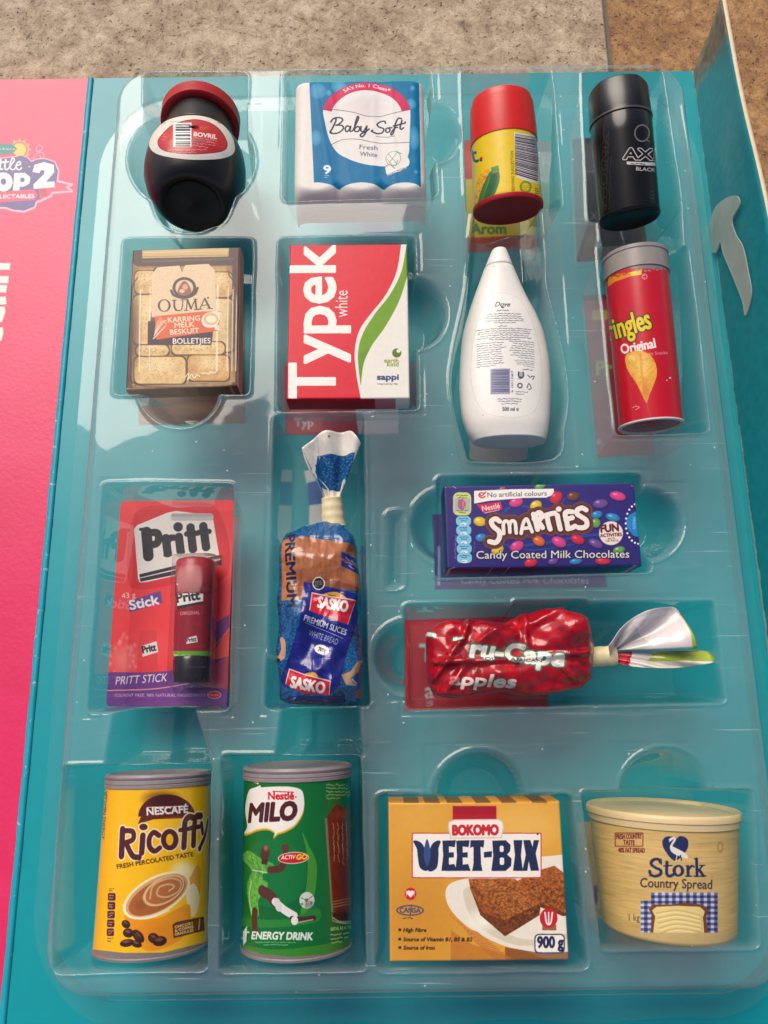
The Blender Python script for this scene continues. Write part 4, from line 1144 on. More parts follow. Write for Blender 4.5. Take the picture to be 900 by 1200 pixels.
for P, wd in [([(336, 372), (336, 405), (346, 424), (368, 424), (378, 404), (380, 368)], None)]:
    A.line(P[:3], 9, IK); A.line(P[2:], 5, IK); serif(0, 336, 370, 24, IK); serif(0, 380, 368, 20, IK)
A.line([(398, 424), (404, 368)], 5, IK); A.line([(404, 368), (424, 415)], 9, IK, smooth=False); A.line([(424, 415), (446, 364)], 5, IK); A.line([(446, 366), (452, 418)], 9, IK); serif(0, 398, 424, 20, IK); serif(0, 453, 420, 24, IK); serif(0, 402, 368, 16, IK); serif(0, 448, 365, 16, IK)
A.line([(470, 416), (494, 362)], 5, IK); A.line([(496, 362), (522, 412)], 9, IK); A.line([(480, 398), (512, 394)], 4, IK); serif(0, 470, 417, 20, IK); serif(0, 523, 413, 26, IK)
A.ell(513, 357, 5, 5, IK)
CR = (250, 226, 200)
A.text('KARRING', 303, 488, 26, CR, w=168, bold=.035, rot=4); A.text('MELK', 338, 516, 26, CR, w=104, bold=.035, rot=4); A.text('BESKUIT', 314, 552, 26, CR, w=152, bold=.035, rot=4); A.text('BOLLETJIES', 328, 600, 28, (250, 240, 228), w=198, bold=.04, rot=1)
A.poly([(478, 478), (500, 440), (568, 428), (572, 470), (552, 508), (500, 512)], (236, 222, 204), smooth=True); A.ell(528, 468, 38, 34, (214, 186, 140)); A.ell(530, 470, 26, 20, (240, 226, 190)); A.poly([(545, 505), (570, 500), (574, 530), (548, 524)], (236, 222, 204))
for k in range(9): A.line([(228, 560), (240 + k * 6, 500 - k * 3), (262 + k * 4, 458 + k * 6)], 2.5, (246, 214, 186), .8)
A.line([(225, 572), (285, 510)], 7, (240, 206, 176))
A.line([(392, 775), (410, 755), (405, 790), (425, 760), (440, 778), (455, 762), (470, 772)], 4, (250, 240, 220)); A.fine(475, 740, 610, 775, 1, (240, 226, 200), .8, rot=6)
A.rect(676, 70, 720, 860, (110, 40, 34)); A.line([(680, 86), (676, 400), (668, 832)], 5, (224, 170, 140), .8); A.line([(600, 834), (668, 832)], 4, (224, 190, 160), .8)
A.rect(60, 832, 720, 900, (196, 174, 140))
carton('rusk_carton', fl, 0.5, artmat('rusk_card', A.image(), 0.4, coat=0.0, spec=0.35), 'brown rusk carton showing a glass jar of biscuits behind a cream paper tag', 'biscuit box')

# ------------------------------------------------------------------ ream of paper
fl = face_frame([(338.9, 286.6), (477, 285.9), (480.4, 467.6), (336.4, 467.6)], T - 0.05)
A = Art('ream_print', fl, (4.09, 310, 270), (222, 24, 50), k=120)
def ribbon(P, c): A.poly(P, c)
e1 = smooth_line([(655, 66), (632, 200), (580, 310), (510, 400), (455, 480), (432, 580), (440, 690), (462, 810)], 8)
A.poly(np.vstack([e1, [(720, 830), (720, 50)]]), (240, 232, 220))
g1 = smooth_line([(682, 66), (655, 200), (600, 310), (530, 400), (470, 500), (448, 600), (460, 740)], 8)
g2 = smooth_line([(462, 740), (475, 640), (510, 560), (580, 460), (640, 350), (675, 250), (690, 180), (692, 66)], 8)
A.poly(np.vstack([g1, g2]), (112, 158, 26))
A.poly(np.vstack([smooth_line([(448, 600), (452, 670), (460, 740)], 6), smooth_line([(462, 740), (475, 640), (510, 560)], 6)]), (88, 140, 24), .5)
WH = (250, 242, 232)
A.text('Typek', 336, 808, 215, WH, rot=90, w=738, bold=.028)
A.text('white', 398, 418, 60, WH, rot=90, w=128)
A.ell(634, 588, 22, 22, (88, 120, 30)); A.ell(642, 578, 10, 9, (240, 232, 220)); A.text('earth', 574, 634, 20, (130, 150, 50), w=68, bold=.02); A.text('kind', 588, 652, 20, (130, 150, 50), w=54, bold=.02)
A.text('sappi', 540, 716, 26, (50, 70, 120), w=102, bold=.05); A.text('Inspired by life', 542, 740, 9, (70, 70, 70), w=96)
A.rect(60, 806, 462, 870, (168, 10, 34)); A.rect(462, 806, 720, 870, (180, 12, 38)); A.rect(60, 40, 650, 67, (190, 14, 40))
o = carton('paper_ream', fl, 0.62, artmat('ream_wrapper', A.image(), 0.4, coat=0.0, spec=0.3), 'red and white wrapped ream of office paper with a green curve across it', 'paper')

# ------------------------------------------------------------------ white lotion bottle
def sec(y, l, r): return y, l, r
zb_ = 2.35
rows = [(297, 575, 594), (306, 571, 598), (318, 566.5, 602), (350, 554.6, 616), (372, 547.5, 628), (392, 541.8, 637), (425, 539, 643.6), (455, 538, 645.3), (490, 541, 644), (508, 547.5, 642), (518, 555, 639)]
a0 = at(585, 297, zb_); a1 = at(597, 519, zb_)
ax = (a0 - a1); Lb = np.linalg.norm(ax); ax /= Lb; rt = np.cross(ax, [0, 0, 1.0]); upv = np.array([0, 0, 1.0])
prof = []
for py, l, r in rows[::-1]:
    pl, pr = at(l, py, zb_), at(r, py, zb_)
    prof.append(((pl - a1) @ ax / 2 + (pr - a1) @ ax / 2, (pl - a1) @ rt, (pr - a1) @ rt))
prof = np.array(prof)
yy = np.concatenate([np.linspace(prof[0, 0], prof[0, 0] + .12, 8), np.linspace(prof[0, 0] + .16, prof[-1, 0], 50)])
lf = np.interp(yy, prof[:, 0], prof[:, 1]); rg = np.interp(yy, prof[:, 0], prof[:, 2])
for _ in range(3):
    lf[9:-1] = (lf[8:-2] + 2 * lf[9:-1] + lf[10:]) / 4; rg[9:-1] = (rg[8:-2] + 2 * rg[9:-1] + rg[10:]) / 4
th = 0.62 * np.interp(yy, [yy[0], yy[0] + .35, 1.6, 3.3, 4.4, yy[-1]], [.86, .98, 1, .95, .7, .5])
bot = thing('lotion_bottle', (*(a0 + a1)[:2] / 2, zb_ - .65), 'white tapering lotion bottle lying face down with its printed back label showing', 'bottle')
M_white = pmat('white_plastic', (236, 230, 222), 0.36, 0.03, 3, 0.012)
ysplit = (at(584, 318, zb_) - a1) @ ax
fl = Flat(a1 + upv * .62 + rt * -1.3, rt * 2.6, ax * Lb)
A = Art('bottle_label_print', fl, (4.283, 510, 280), (236, 230, 222), k=150)
IN = (58, 60, 84)
ovl = [(325, 262), (400, 275), (450, 320), (490, 400), (525, 520), (540, 640), (535, 760), (505, 850), (440, 888), (350, 892), (265, 870), (215, 810), (186, 700), (186, 580), (200, 470), (230, 360), (265, 290)]
A.line(ovl, 2.5, (206, 198, 190), closed=True); A.poly(ovl, (240, 235, 228), smooth=True, a=.6)
A.text('Dove', 301, 334, 24, IN, w=74, shear=.3, rot=-1, bold=.015)
A.poly([(328, 338), (340, 335), (350, 339), (340, 345)], IN)
A.fine(284, 350, 400, 362, 1, IN, .9, al='C'); A.fine(250, 366, 450, 424, 5, IN, .85, al='C'); A.fine(300, 428, 380, 440, 1, IN, .8, al='C')
A.fine(216, 442, 482, 508, 6, IN, .95, al='C', fill=1); A.fine(212, 512, 362, 640, 11, IN, .9); A.fine(366, 506, 500, 600, 8, IN, .8, al='R', fill=.95); A.fine(395, 604, 500, 640, 4, IN, .8, al='R'); A.fine(395, 645, 490, 660, 1, IN, .8, al='R')
A.bars(278, 650, 376, 778, col=(92, 92, 124), horiz=True, bg=(150, 150, 176)); A.text('6 001087', 392, 770, 10, IN, rot=90, w=110)
A.line([(420, 668), (420, 688), (430, 696), (442, 688), (442, 668)], 8, IN); A.line([(431, 668), (431, 690)], 4, IN); A.fine(414, 698, 450, 706, 1, IN, .8)
A.line([(466, 680), (478, 690), (488, 684), (500, 684), (492, 700)], 4, IN); A.ell(426, 735, 14, 14, IN, inner=(8, 8)); A.line([(462, 745), (472, 722), (484, 745), (470, 752)], 4, IN)
A.fine(405, 760, 470, 784, 2, IN, .8); A.fine(310, 796, 438, 832, 3, IN, .9, al='C'); A.text('500 ml ℮', 338, 862, 18, IN, w=82, bold=.02)
A.ell(300, 112, 4, 4, (150, 140, 130)); A.ell(242, 876, 3, 3, (150, 140, 130))
i_s = int(np.argmin(np.abs(yy - ysplit)))
st = [(y, l, r, -t, t) for y, l, r, t in zip(yy, lf, rg, th)]
e0 = st[0]; endb = [(e0[0] - .02, e0[1] + .08, e0[2] - .08, e0[3] + .1, e0[4] - .1), (e0[0] - .01, e0[1] + .03, e0[2] - .03, e0[3] + .03, e0[4] - .03)]
loft('body', a1, ax, rt, upv, endb + st[:i_s + 1], artmat('white_bottle', A.image(), 0.34, 0.01), bot, ex=2.3, flat=fl)
ysc = [(y, l + .006, r - .006, -t + .006, t - .006) for y, l, r, _, t in st[i_s:]]
yl = ysc[-1]
loft('cap', a1, ax, rt, upv, [(ysc[0][0] + .006,) + ysc[0][1:]] + ysc[1:] + [(yl[0] + .03, yl[1] + .06, yl[2] - .06, yl[3] + .06, yl[4] - .06)], M_white, bot, ex=2.3)

# ------------------------------------------------------------------ tube of crisps
S = can_surf((726, 501), (799.6, 498.8), (707.4, 304.7), (779.7, 298), 2.08, 2.5)
tube = thing('crisps_tube', root_at(S), 'tall red crisps tube with grey plastic lid and a golden crisp on the front', 'crisps')
A = Art('crisps_print', S, (4.283, 670, 270), (204, 14, 38), k=130)
A.rect(100, -60, 620, 190, (140, 128, 122)); 
A.poly([(150, 215), (250, 212), (330, 195), (480, 188), (480, 260), (150, 300)], (204, 14, 38))
A.poly([(178, 262), (186, 235), (230, 218), (290, 210), (352, 195), (350, 222), (290, 232), (215, 258), (180, 285)], (236, 140, 24)); A.poly([(290, 210), (352, 195), (350, 222), (300, 228)], (246, 200, 40)); A.fine(195, 222, 335, 246, 1, (130, 50, 20), .8, rot=12)
A.ell(366, 231, 15, 15, (216, 150, 150), inner=(10, 10)); A.fine(358, 222, 376, 240, 2, (240, 210, 210))
A.text('Pringles', 402, 488, 102, (246, 206, 40), al='R', w=268, bold=.03, rot=17, shear=.06, out=((30, 60, 30), .05))
A.text('Original', 250, 620, 46, (246, 236, 224), w=176, bold=.05, rot=11)
A.text('Savoury Snacks', 482, 620, 16, (240, 200, 196), al='R', w=150, rot=3)
chip = [(268, 640), (290, 612), (345, 605), (390, 622), (420, 665), (428, 720), (410, 780), (388, 830), (376, 866), (360, 840), (325, 770), (280, 700)]
A.poly(chip, (236, 168, 60), smooth=True, tex=(14, 14, .14)); A.soft(350, 680, 70, 90, (250, 208, 110), .8); A.line([(345, 620), (352, 720), (372, 840)], 12, (226, 146, 44), .6); A.soft(372, 800, 26, 70, (214, 120, 30), .7); A.soft(300, 640, 30, 26, (250, 220, 140), .8)
for k in range(40): A.ell(rng.uniform(295, 410), rng.uniform(630, 780), 4, 3, (206, 128, 40), .4)
A.line([(376, 866), (395, 940)], 8, (226, 60, 80), .5); A.line([(305, 890), (320, 882), (338, 888), (320, 900)], 3, (240, 210, 210)); A.ell(495, 740, 6, 4, (240, 220, 220)); A.ell(478, 752, 4, 3, (240, 220, 220))
for k in range(9): A.ell(330 + k * 20, 200 - k * 1.5 + rng.uniform(-6, 6), 9, 6, (150, 136, 130), .9)
R0, R1, L_ = S.R0, S.R1, S.L
yl_ = L_ * .87
lathe('body', S, [(0.03, R0 - .03), (0.04, R0 - .005)] + [(y, float(S.R(y)) - .005) for y in np.linspace(.08, yl_ + .2, 6)], artmat('crisps_paper', A.image(), 0.24, 0.01, coat=0.4), tube)
lathe('base_rim', S, [(0.10, 0.0), (0.09, R0 - .12), (0.02, R0 - .07), (-0.01, R0 - .06), (-0.02, R0 - .02), (0.0, R0 + .012), (0.035, R0 + .012), (0.04, R0 - .01)], pmat('white_card_rim', (214, 206, 200), 0.5, 0.06, 4), tube, cap0=False)
lathe('base_disc', S, [(0.085, R0 - .11), (0.08, 0.3), (0.08, 0.0)], pmat('grey_green_tin', (128, 142, 138), 0.4, 0.08, 4, metal=.3), tube, cap0=False)
lathe('lid', S, [(yl_, R1 - .0), (yl_ + .01, R1 + .018), (L_ - .12, R1 + .016), (L_ - .1, R1 + .035), (L_ - .02, R1 + .035), (L_, R1 + .01), (L_ - .01, R1 - .05), (L_ - .03, R1 - .2)], pmat('grey_translucent_plastic', (150, 140, 136), 0.32, 0.06, 5, 0.01), tube)

# ------------------------------------------------------------------ glue stick on its blister card
def rounded(pts, r, n=6):
    out = []
    P = [np.array(p, float) for p in pts]
    for i in range(len(P)):
        p, q, m_ = P[i], P[i - 1], P[(i + 1) % len(P)]
        u = p + (q - p) / np.linalg.norm(q - p) * r; v = p + (m_ - p) / np.linalg.norm(m_ - p) * r
        for t in np.linspace(0, 1, n): out.append((1 - t) ** 2 * u + 2 * t * (1 - t) * p + t * t * v)
    return out
zc = 1.35
fl = face_frame([(139.9, 586.6), (273.4, 586.6), (266.9, 827.6), (126, 827.3)], zc)
A = Art('glue_card_print', fl, (4.14, 100, 560), (246, 64, 68), k=125)
A.soft(300, 400, 260, 400, (226, 58, 64), .6); A.soft(180, 880, 90, 110, (244, 140, 130), .7); A.soft(650, 900, 120, 200, (238, 100, 76), .8); A.soft(600, 400, 120, 220, (232, 76, 74), .6); A.soft(330, 830, 110, 120, (240, 110, 110), .45)
for _ in range(26):
    an, r = rng.uniform(0, 6.28), rng.uniform(40, 90); A.soft(175 + r * math.cos(an), 870 + r * math.sin(an) * 1.3, 12, 16, (250, 170, 160), .5)
A.poly([(205, 470), (235, 180), (420, 130), (640, 150), (690, 470), (420, 520), (250, 540)], (206, 32, 44), .6, smooth=True)
A.poly([(236, 250), (250, 230), (400, 168), (440, 160), (600, 180), (618, 190), (658, 425), (300, 505), (265, 508), (256, 490)], (240, 226, 216))
IK = (44, 38, 44)
A.poly([(262, 468), (660, 372), (660, 388), (264, 484)], IK); A.poly([(264, 488), (660, 398), (662, 424), (268, 504)], IK)
def fat(P, w_): A.line(P, w_, IK, smooth=False)
fat([(296, 262), (306, 380)], 50); A.line([(300, 268), (345, 266), (356, 290), (346, 318), (312, 326)], 36, IK)
fat([(390, 292), (400, 366)], 40); A.line([(398, 310), (412, 292), (428, 290)], 32, IK)
fat([(454, 286), (462, 354)], 40); A.ell(450, 238, 23, 23, IK)
fat([(510, 240), (522, 346)], 40); fat([(492, 272), (546, 268)], 26); fat([(572, 234), (586, 336)], 40); fat([(552, 264), (600, 260)], 26)
for x, y, w_ in ((282, 250, 44), (306, 388, 46), (400, 376, 42), (464, 362, 40), (524, 352, 36), (588, 342, 34)): fat([(x - w_ / 3, y), (x + w_ / 3, y - 3)], 14)
A.rect(414, 172, 622, 208, (198, 188, 186), r=16); A.rect(418, 176, 618, 188, (160, 148, 148), r=5, a=.6)
A.poly([(208, 600), (365, 548), (374, 605), (215, 652)], (110, 66, 140)); CW = (246, 232, 230)
A.text('43 g', 178, 586, 26, CW, w=66, bold=.01, rot=6); A.text('Stick', 220, 640, 44, CW, w=142, bold=.05, rot=12)
for x in (226, 300): pass
A.poly([(640, 700), (700, 660), (700, 720), (625, 840), (600, 850)], (120, 60, 130), .9); A.line([(700, 730), (640, 800), (560, 900)], 5, (240, 150, 120), .6)
A.poly([(60, 948), (130, 942), (250, 944), (400, 938), (720, 860), (720, 1140), (60, 1140)], (112, 60, 134)); A.poly([(520, 960), (720, 850), (720, 1020), (560, 1030)], (214, 70, 64), .6)
A.line([(100, 1032), (300, 1026), (420, 1012), (560, 985)], 5, (240, 160, 150)); A.text('PRITT STICK', 146, 1004, 38, CW, w=250, shear=.25, rot=4)
A.text('SOLVENT FREE. 98% NATURAL INGREDIENTS', 142, 1062, 15, (226, 200, 214), w=440, bold=.01); A.ell(626, 1053, 34, 19, (214, 40, 50)); A.ell(626, 1053, 34, 19, (240, 210, 206), inner=(31, 16)); A.text('Henkel', 626, 1058, 11, CW, al='C', w=46)
A.poly([(262, 740), (345, 740), (352, 945), (250, 945)], (222, 60, 66), .6)
A.poly([(275, 815), (345, 792), (354, 845), (278, 868)], (240, 226, 216)); A.text('Pritt', 280, 850, 32, IK, w=66, bold=.05, rot=12)
ol = [fl.o + fl.ex * u + fl.ey * v for u, v in ((0, 0), (1, 0), (1, 1), (0, 1))]
ring_o = rounded(ol, 0.14)
slot = [at(100 + x / 4.14, 560 + y / 4.14, zc) for x, y in rounded([(418, 176), (618, 176), (618, 204), (418, 204)], 12, 4)]
bm = bmesh.new()
pack = thing('glue_stick_pack', (*(fl.o + fl.ex / 2 + fl.ey / 2)[:2], zc - .08), 'red blister card holding a red glue stick, with purple foot and hanging slot', 'glue stick')
def loop(bm, P):
    vs = [bm.verts.new(p) for p in P]
    return [bm.edges.new((vs[i], vs[(i + 1) % len(vs)])) for i in range(len(vs))]
e = loop(bm, ring_o)
bmesh.ops.triangle_fill(bm, edges=e, use_beauty=True)
bmesh.ops.recalc_face_normals(bm, faces=bm.faces)
if sum(f.normal.z for f in bm.faces) < 0: bmesh.ops.reverse_faces(bm, faces=bm.faces)
x = bmesh.ops.extrude_face_region(bm, geom=list(bm.faces))
for v in [g for g in x['geom'] if isinstance(g, bmesh.types.BMVert)]: v.co.z -= 0.05
bmesh.ops.recalc_face_normals(bm, faces=bm.faces)
V = np.array([v.co[:] for v in bm.verts]); bm.verts.index_update(); F = [[v.index for v in f.verts] for f in bm.faces]; bm.free()
mesh('backing_card', V, F, artmat('glue_card', A.image(), 0.28, coat=0.4), parent=pack, uv=fl.of(V), smooth=False)
stick = bpy.data.objects.new('glue_stick', None); C.objects.link(stick); stick.parent = pack; stick.empty_display_size = .3
def child_mesh(fn, *a, **k):
    o = fn(*a, **k); return o
zr = zc + 0.50
b0, b1, t0, t1 = at(201.5, 800, zr), at(247, 800, zr), at(207, 655, zr), at(252, 655, zr)
S = Round((b0 + b1) / 2, (t0 + t1) / 2, np.linalg.norm(b1 - b0) / 2 * .97, np.linalg.norm(t1 - t0) / 2 * .97)
A = Art('glue_stick_print', S, (4.14, 100, 560), (150, 14, 34), k=130)
A.rect(380, 840, 660, 884, (104, 160, 40)); A.rect(380, 884, 660, 1100, (34, 18, 24)); A.fine(430, 852, 560, 872, 1, (200, 220, 150), .8)
A.poly([(444, 560), (478, 522), (560, 528), (572, 545), (572, 600), (446, 622)], (240, 224, 214)); A.poly([(446, 622), (572, 598), (572, 610), (448, 636)], IK); A.text('Pritt', 446, 604, 42, IK, w=112, bold=.06, rot=8)
A.text('· ORIGINAL ·', 508, 664, 17, (236, 200, 196), w=118, al='C', bold=.02, rot=3)
A.poly([(488, 778), (540, 764), (546, 796), (490, 806)], (236, 220, 212)); A.text('Pritt', 492, 798, 20, IK, w=48, bold=.05, rot=8)
stick.location = (0, 0, 0)
class PX:  # a parent whose own place is the pack's
    pass
def under(o, p):
    o.parent = p; return o
R0, R1, L_ = S.R0, S.R1, S.L
ysb = ((1030 - 884) / (1030 - 375.)) * L_
o = lathe('barrel', S, [(ysb * .9, R0 - .02), (ysb * .92, R0)] + [(y, float(S.R(y))) for y in np.linspace(ysb, L_ * .70, 4)] + [(L_ * .71, R0 - .03)], artmat('glue_barrel', A.image(), 0.25, coat=0.4), pack); under(o, stick)
o = lathe('base', S, [(0, 0), (0, R0 - .08), (.04, R0 - .02), (ysb * .8, R0 - .0), (ysb * .9, R0 - .02)], pmat('glossy_black_base', (34, 20, 26), 0.25, .2, 4, coat=.3), pack); under(o, stick)
o = lathe('cap', S, [(L_ * .695, R1 + .0), (L_ * .7, R1 + .012), (L_ - .08, R1 + .008), (L_ - .02, R1 - .04), (L_, R1 - .1), (L_, .3)], pmat('dark_red_cap', (166, 16, 36), 0.38, .06, 4, coat=.05), pack); under(o, stick)
# clear bubble over the stick
M_bub = clearmat('clear_blister', f0=0.02, rough=0.12, haze=0.008, bscale=1.5, bump=0.2)
Zb = lambda px, py: at(px, py, zc)
ax = S.ax - S.ax[2] * np.array([0, 0, 1.0]); ax /= np.linalg.norm(ax); rt = np.cross(ax, [0, 0, 1.0]); upv = np.array([0, 0, 1.0])
o0 = S.o.copy(); o0[2] = zc + 0.01
hi = float(S.o[2] - zc + R0 + .05)
st = []
for y, k, h in [(-.16, 1.25, .02), (-.10, 1.18, .3), (-.06, 1.16, hi - .1), (0.0, 1.14, hi), (.8, 1.13, hi), (1.8, 1.13, hi), (L_ + .02, 1.13, hi), (L_ + .07, 1.14, hi - .12), (L_ + .1, 1.16, .3), (L_ + .16, 1.24, .02)]:
    st.append((y, -R0 * k, R0 * k, -0.0, h))
loft('bubble', o0, ax, rt, upv, st, M_bub, pack, n=56, ex=5.0)

# ------------------------------------------------------------------ bag of sliced bread
zt_ = T + 0.0
fl = face_frame([(328, 612), (426, 612), (430, 826), (324, 826)], zt_)
A = Art('bread_bag_print', fl, (5.454, 310, 610), (30, 100, 160), k=130)
SPK = (24, 82, 134)
A.rect(-200, -200, 900, 1400, SPK, tex=(7, 7, .55))
for _ in range(1500): A.ell(rng.uniform(60, 640), rng.uniform(10, 1190), 4.5, 3.2, (84, 150, 186) if _ % 2 else (14, 56, 108), .5, rot=rng.uniform(0, 180))
A.poly([(100, 110), (250, 92), (560, 135), (620, 200), (640, 440), (520, 440), (250, 415), (240, 505), (100, 505)], (168, 100, 62), tex=(80, 14, .14))
A.poly([(255, 385), (400, 370), (640, 425), (640, 445), (400, 430), (255, 412)], (120, 64, 40), .7)
A.poly([(100, 120), (195, 110), (165, 505), (100, 505)], (196, 130, 70), .55)
NV_ = (26, 26, 66)
A.text('PREMIUM', 126, 78, 62, NV_, rot=-88, w=470, bold=.05)
A.poly([(490, 195), (640, 240), (640, 345), (490, 285)], (34, 44, 130)); A.fine(520, 222, 610, 270, 2, (160, 170, 210), .9, rot=-22); A.fine(540, 270, 600, 300, 1, (160, 170, 210), .9, rot=-22); A.poly([(490, 236), (640, 285), (640, 300), (490, 250)], (150, 92, 60))
BLU = (26, 32, 122)
A.poly([(250, 388), (450, 432), (620, 470), (590, 640), (520, 860), (480, 1050), (420, 1110), (120, 1060), (85, 1020), (140, 900), (230, 640)], BLU, tex=(50, 40, .12))
A.ell(346, 402, 40, 41, (236, 222, 200)); A.ell(346, 402, 33, 34, (40, 34, 40)); A.fine(322, 384, 372, 424, 4, (220, 206, 186), .9)
def sasko(P, letters, h, rot, x, y, w_):
    A.poly([(a, b - 6) for a, b in P], (236, 200, 190)); c = np.mean(P, 0); A.poly([tuple(c + (np.array(p) - c) * .96) for p in P], (206, 24, 44))
    A.text(letters, x, y, h, (240, 222, 214), w=w_, bold=.06, rot=rot, out=((130, 10, 30), .03))
A.poly([(350, 490), (410, 458), (470, 458), (530, 500), (500, 520)], (222, 160, 60), smooth=True); A.fine(410, 468, 490, 484, 1, (90, 50, 20), .9)
A.poly([(370, 590), (420, 620), (500, 655), (480, 640)], (222, 160, 60))
sasko([(300, 462), (430, 490), (582, 505), (532, 668), (420, 625), (288, 582)], 'SASKO', 68, -9, 338, 552, 190)
A.text('PREMIUM SLICES', 252, 640, 36, (226, 222, 226), w=280, bold=.035, rot=-19); A.line([(262, 652), (500, 752)], 3, (200, 200, 220)); A.text('WHITE BREAD', 276, 732, 38, (190, 194, 220), w=198, rot=-19)
A.ell(364, 824, 50, 31, (232, 226, 220), rot=18); A.text('700g', 340, 832, 26, (30, 30, 40), w=52, bold=.05, rot=-14)
A.poly([(140, 1120), (510, 1120), (510, 1165), (140, 1180)], (34, 38, 100)); A.poly([(250, 985), (320, 970), (345, 1020)], (222, 160, 60), smooth=True); A.fine(258, 984, 320, 1000, 1, (60, 40, 20), .9)
sasko([(150, 948), (250, 985), (426, 1030), (414, 1118), (240, 1108), (122, 1048)], 'SASKO', 68, -11, 156, 1062, 225)
A.line([(150, 1150), (190, 1130), (160, 1165)], 6, (120, 120, 180)); A.fine(200, 1140, 300, 1170, 1, (90, 90, 150), .7)
SKIN = (200, 156, 120)
A.poly([(90, 745), (125, 760), (132, 820), (120, 880), (80, 895), (70, 880), (100, 820)], SKIN, smooth=True); A.ell(80, 888, 12, 10, (40, 34, 40))
A.poly([(622, 880), (600, 960), (545, 1010), (590, 1055), (520, 1050), (490, 985), (550, 960), (590, 900)], SKIN); A.line([(555, 1010), (585, 1040)], 6, (240, 230, 220)); A.poly([(590, 1080), (640, 1060), (620, 1150), (580, 1130)], (150, 90, 60))
bag = thing('bread_bag', (*(fl.o + fl.ex / 2 + fl.ey / 2)[:2], 1.4), 'blue and brown bag of sliced white bread with twisted neck, in a narrow recess', 'bread')
def edge_rows(rows, z, a1, ax, rt):
    out = []
    for py, l, r in rows:
        pl, pr = at(l, py, z), at(r, py, z)
        out.append((((pl - a1) @ ax + (pr - a1) @ ax) / 2, (pl - a1) @ rt, (pr - a1) @ rt))
    return np.array(out)
zm = 2.3
a1 = at(374, 826, zm); a1[2] = zm
a0 = at(384, 612, zm)
ax = a0 - a1; ax[2] = 0; Lb = np.linalg.norm(ax); ax /= Lb; rt = np.cross(ax, [0, 0, 1.0])
rows = [(826, 338, 418), (822, 330, 424), (800, 328, 426), (760, 327, 424), (710, 328, 423), (670, 329, 421), (645, 331, 419), (630, 336, 414), (622, 352, 406), (616, 374, 400), (613, 384, 397)]
pr = edge_rows(rows, zm, a1, ax, rt)
yy = np.linspace(pr[0, 0], pr[-1, 0], 90)
lf, rg = np.interp(yy, pr[:, 0], pr[:, 1]), np.interp(yy, pr[:, 0], pr[:, 2])
th = np.interp(yy, [yy[0], yy[0] + .1, yy[0] + .4, yy[-1] - .9, yy[-1] - .45, yy[-1] - .2, yy[-1]], [.45, .68, .86, .88, .76, .5, .2])
nz = vnoise(200, 200, 22, 22, 77) - .5; nz2 = vnoise(200, 200, 9, 12, 78) - .5
cre = [(.15, .62, .9, .2, .05), (.5, .15, .8, .35, .04), (.3, .3, .45, .9, .035), (.7, .5, .6, .05, .04), (.1, .5, .5, .42, .03), (.62, .95, .88, .6, .04), (.4, .2, .3, .02, .03)]
def crease(u, v):
    d = 0
    for x0, y0, x1, y1, amp in cre:
        L2 = (x1 - x0) ** 2 + (y1 - y0) ** 2; t = min(max(((u - x0) * (x1 - x0) + (v - y0) * (y1 - y0)) / L2, 0), 1)
        q = math.hypot(u - x0 - t * (x1 - x0), v - y0 - t * (y1 - y0)); d += amp * math.exp(-(q / .035) ** 2) * math.sin(math.pi * (0.15 + .7 * t))
    return d
ff1 = folds(9, 6, .5, 1.5, .12)
def dsp(y, x, z, c, s_):
    u, v = (x + 1.1) / 2.2, y / Lb
    i, j = int(min(max(v, 0), .99) * 199), int(min(max(u, 0), .99) * 199)
    k = (nz[i, j] * .12 + ff1(x, y)) * (1 if s_ > -.5 else .3) + (crease(u, v) * 1.3 if s_ > 0 else 0)
    return upv * k * max(s_, .15) + rt * k * .4 * c
loft('bag', a1, ax, rt, upv, [(y, l, r, -t, t) for y, l, r, t in zip(yy, lf, rg, th)], artmat('bread_film', A.image(), 0.26, 0.03, coat=0.3, crinkle=.22), bag, n=96, ex=3.6, disp=dsp, flat=fl)
M_tape = pmat('cream_tape', (226, 210, 166), 0.5, 0.08, 8, 0.03)
S = Round(at(391, 617, 2.35), at(388.5, 583, 2.45), .26)
lathe('neck_tie', S, [(0, .30)] + [(y, .235 + .006 * math.sin(y * 30) + .05 * (1 - y / S.L)) for y in np.linspace(.02, S.L - .02, 16)] + [(S.L, .22)], M_tape, bag)
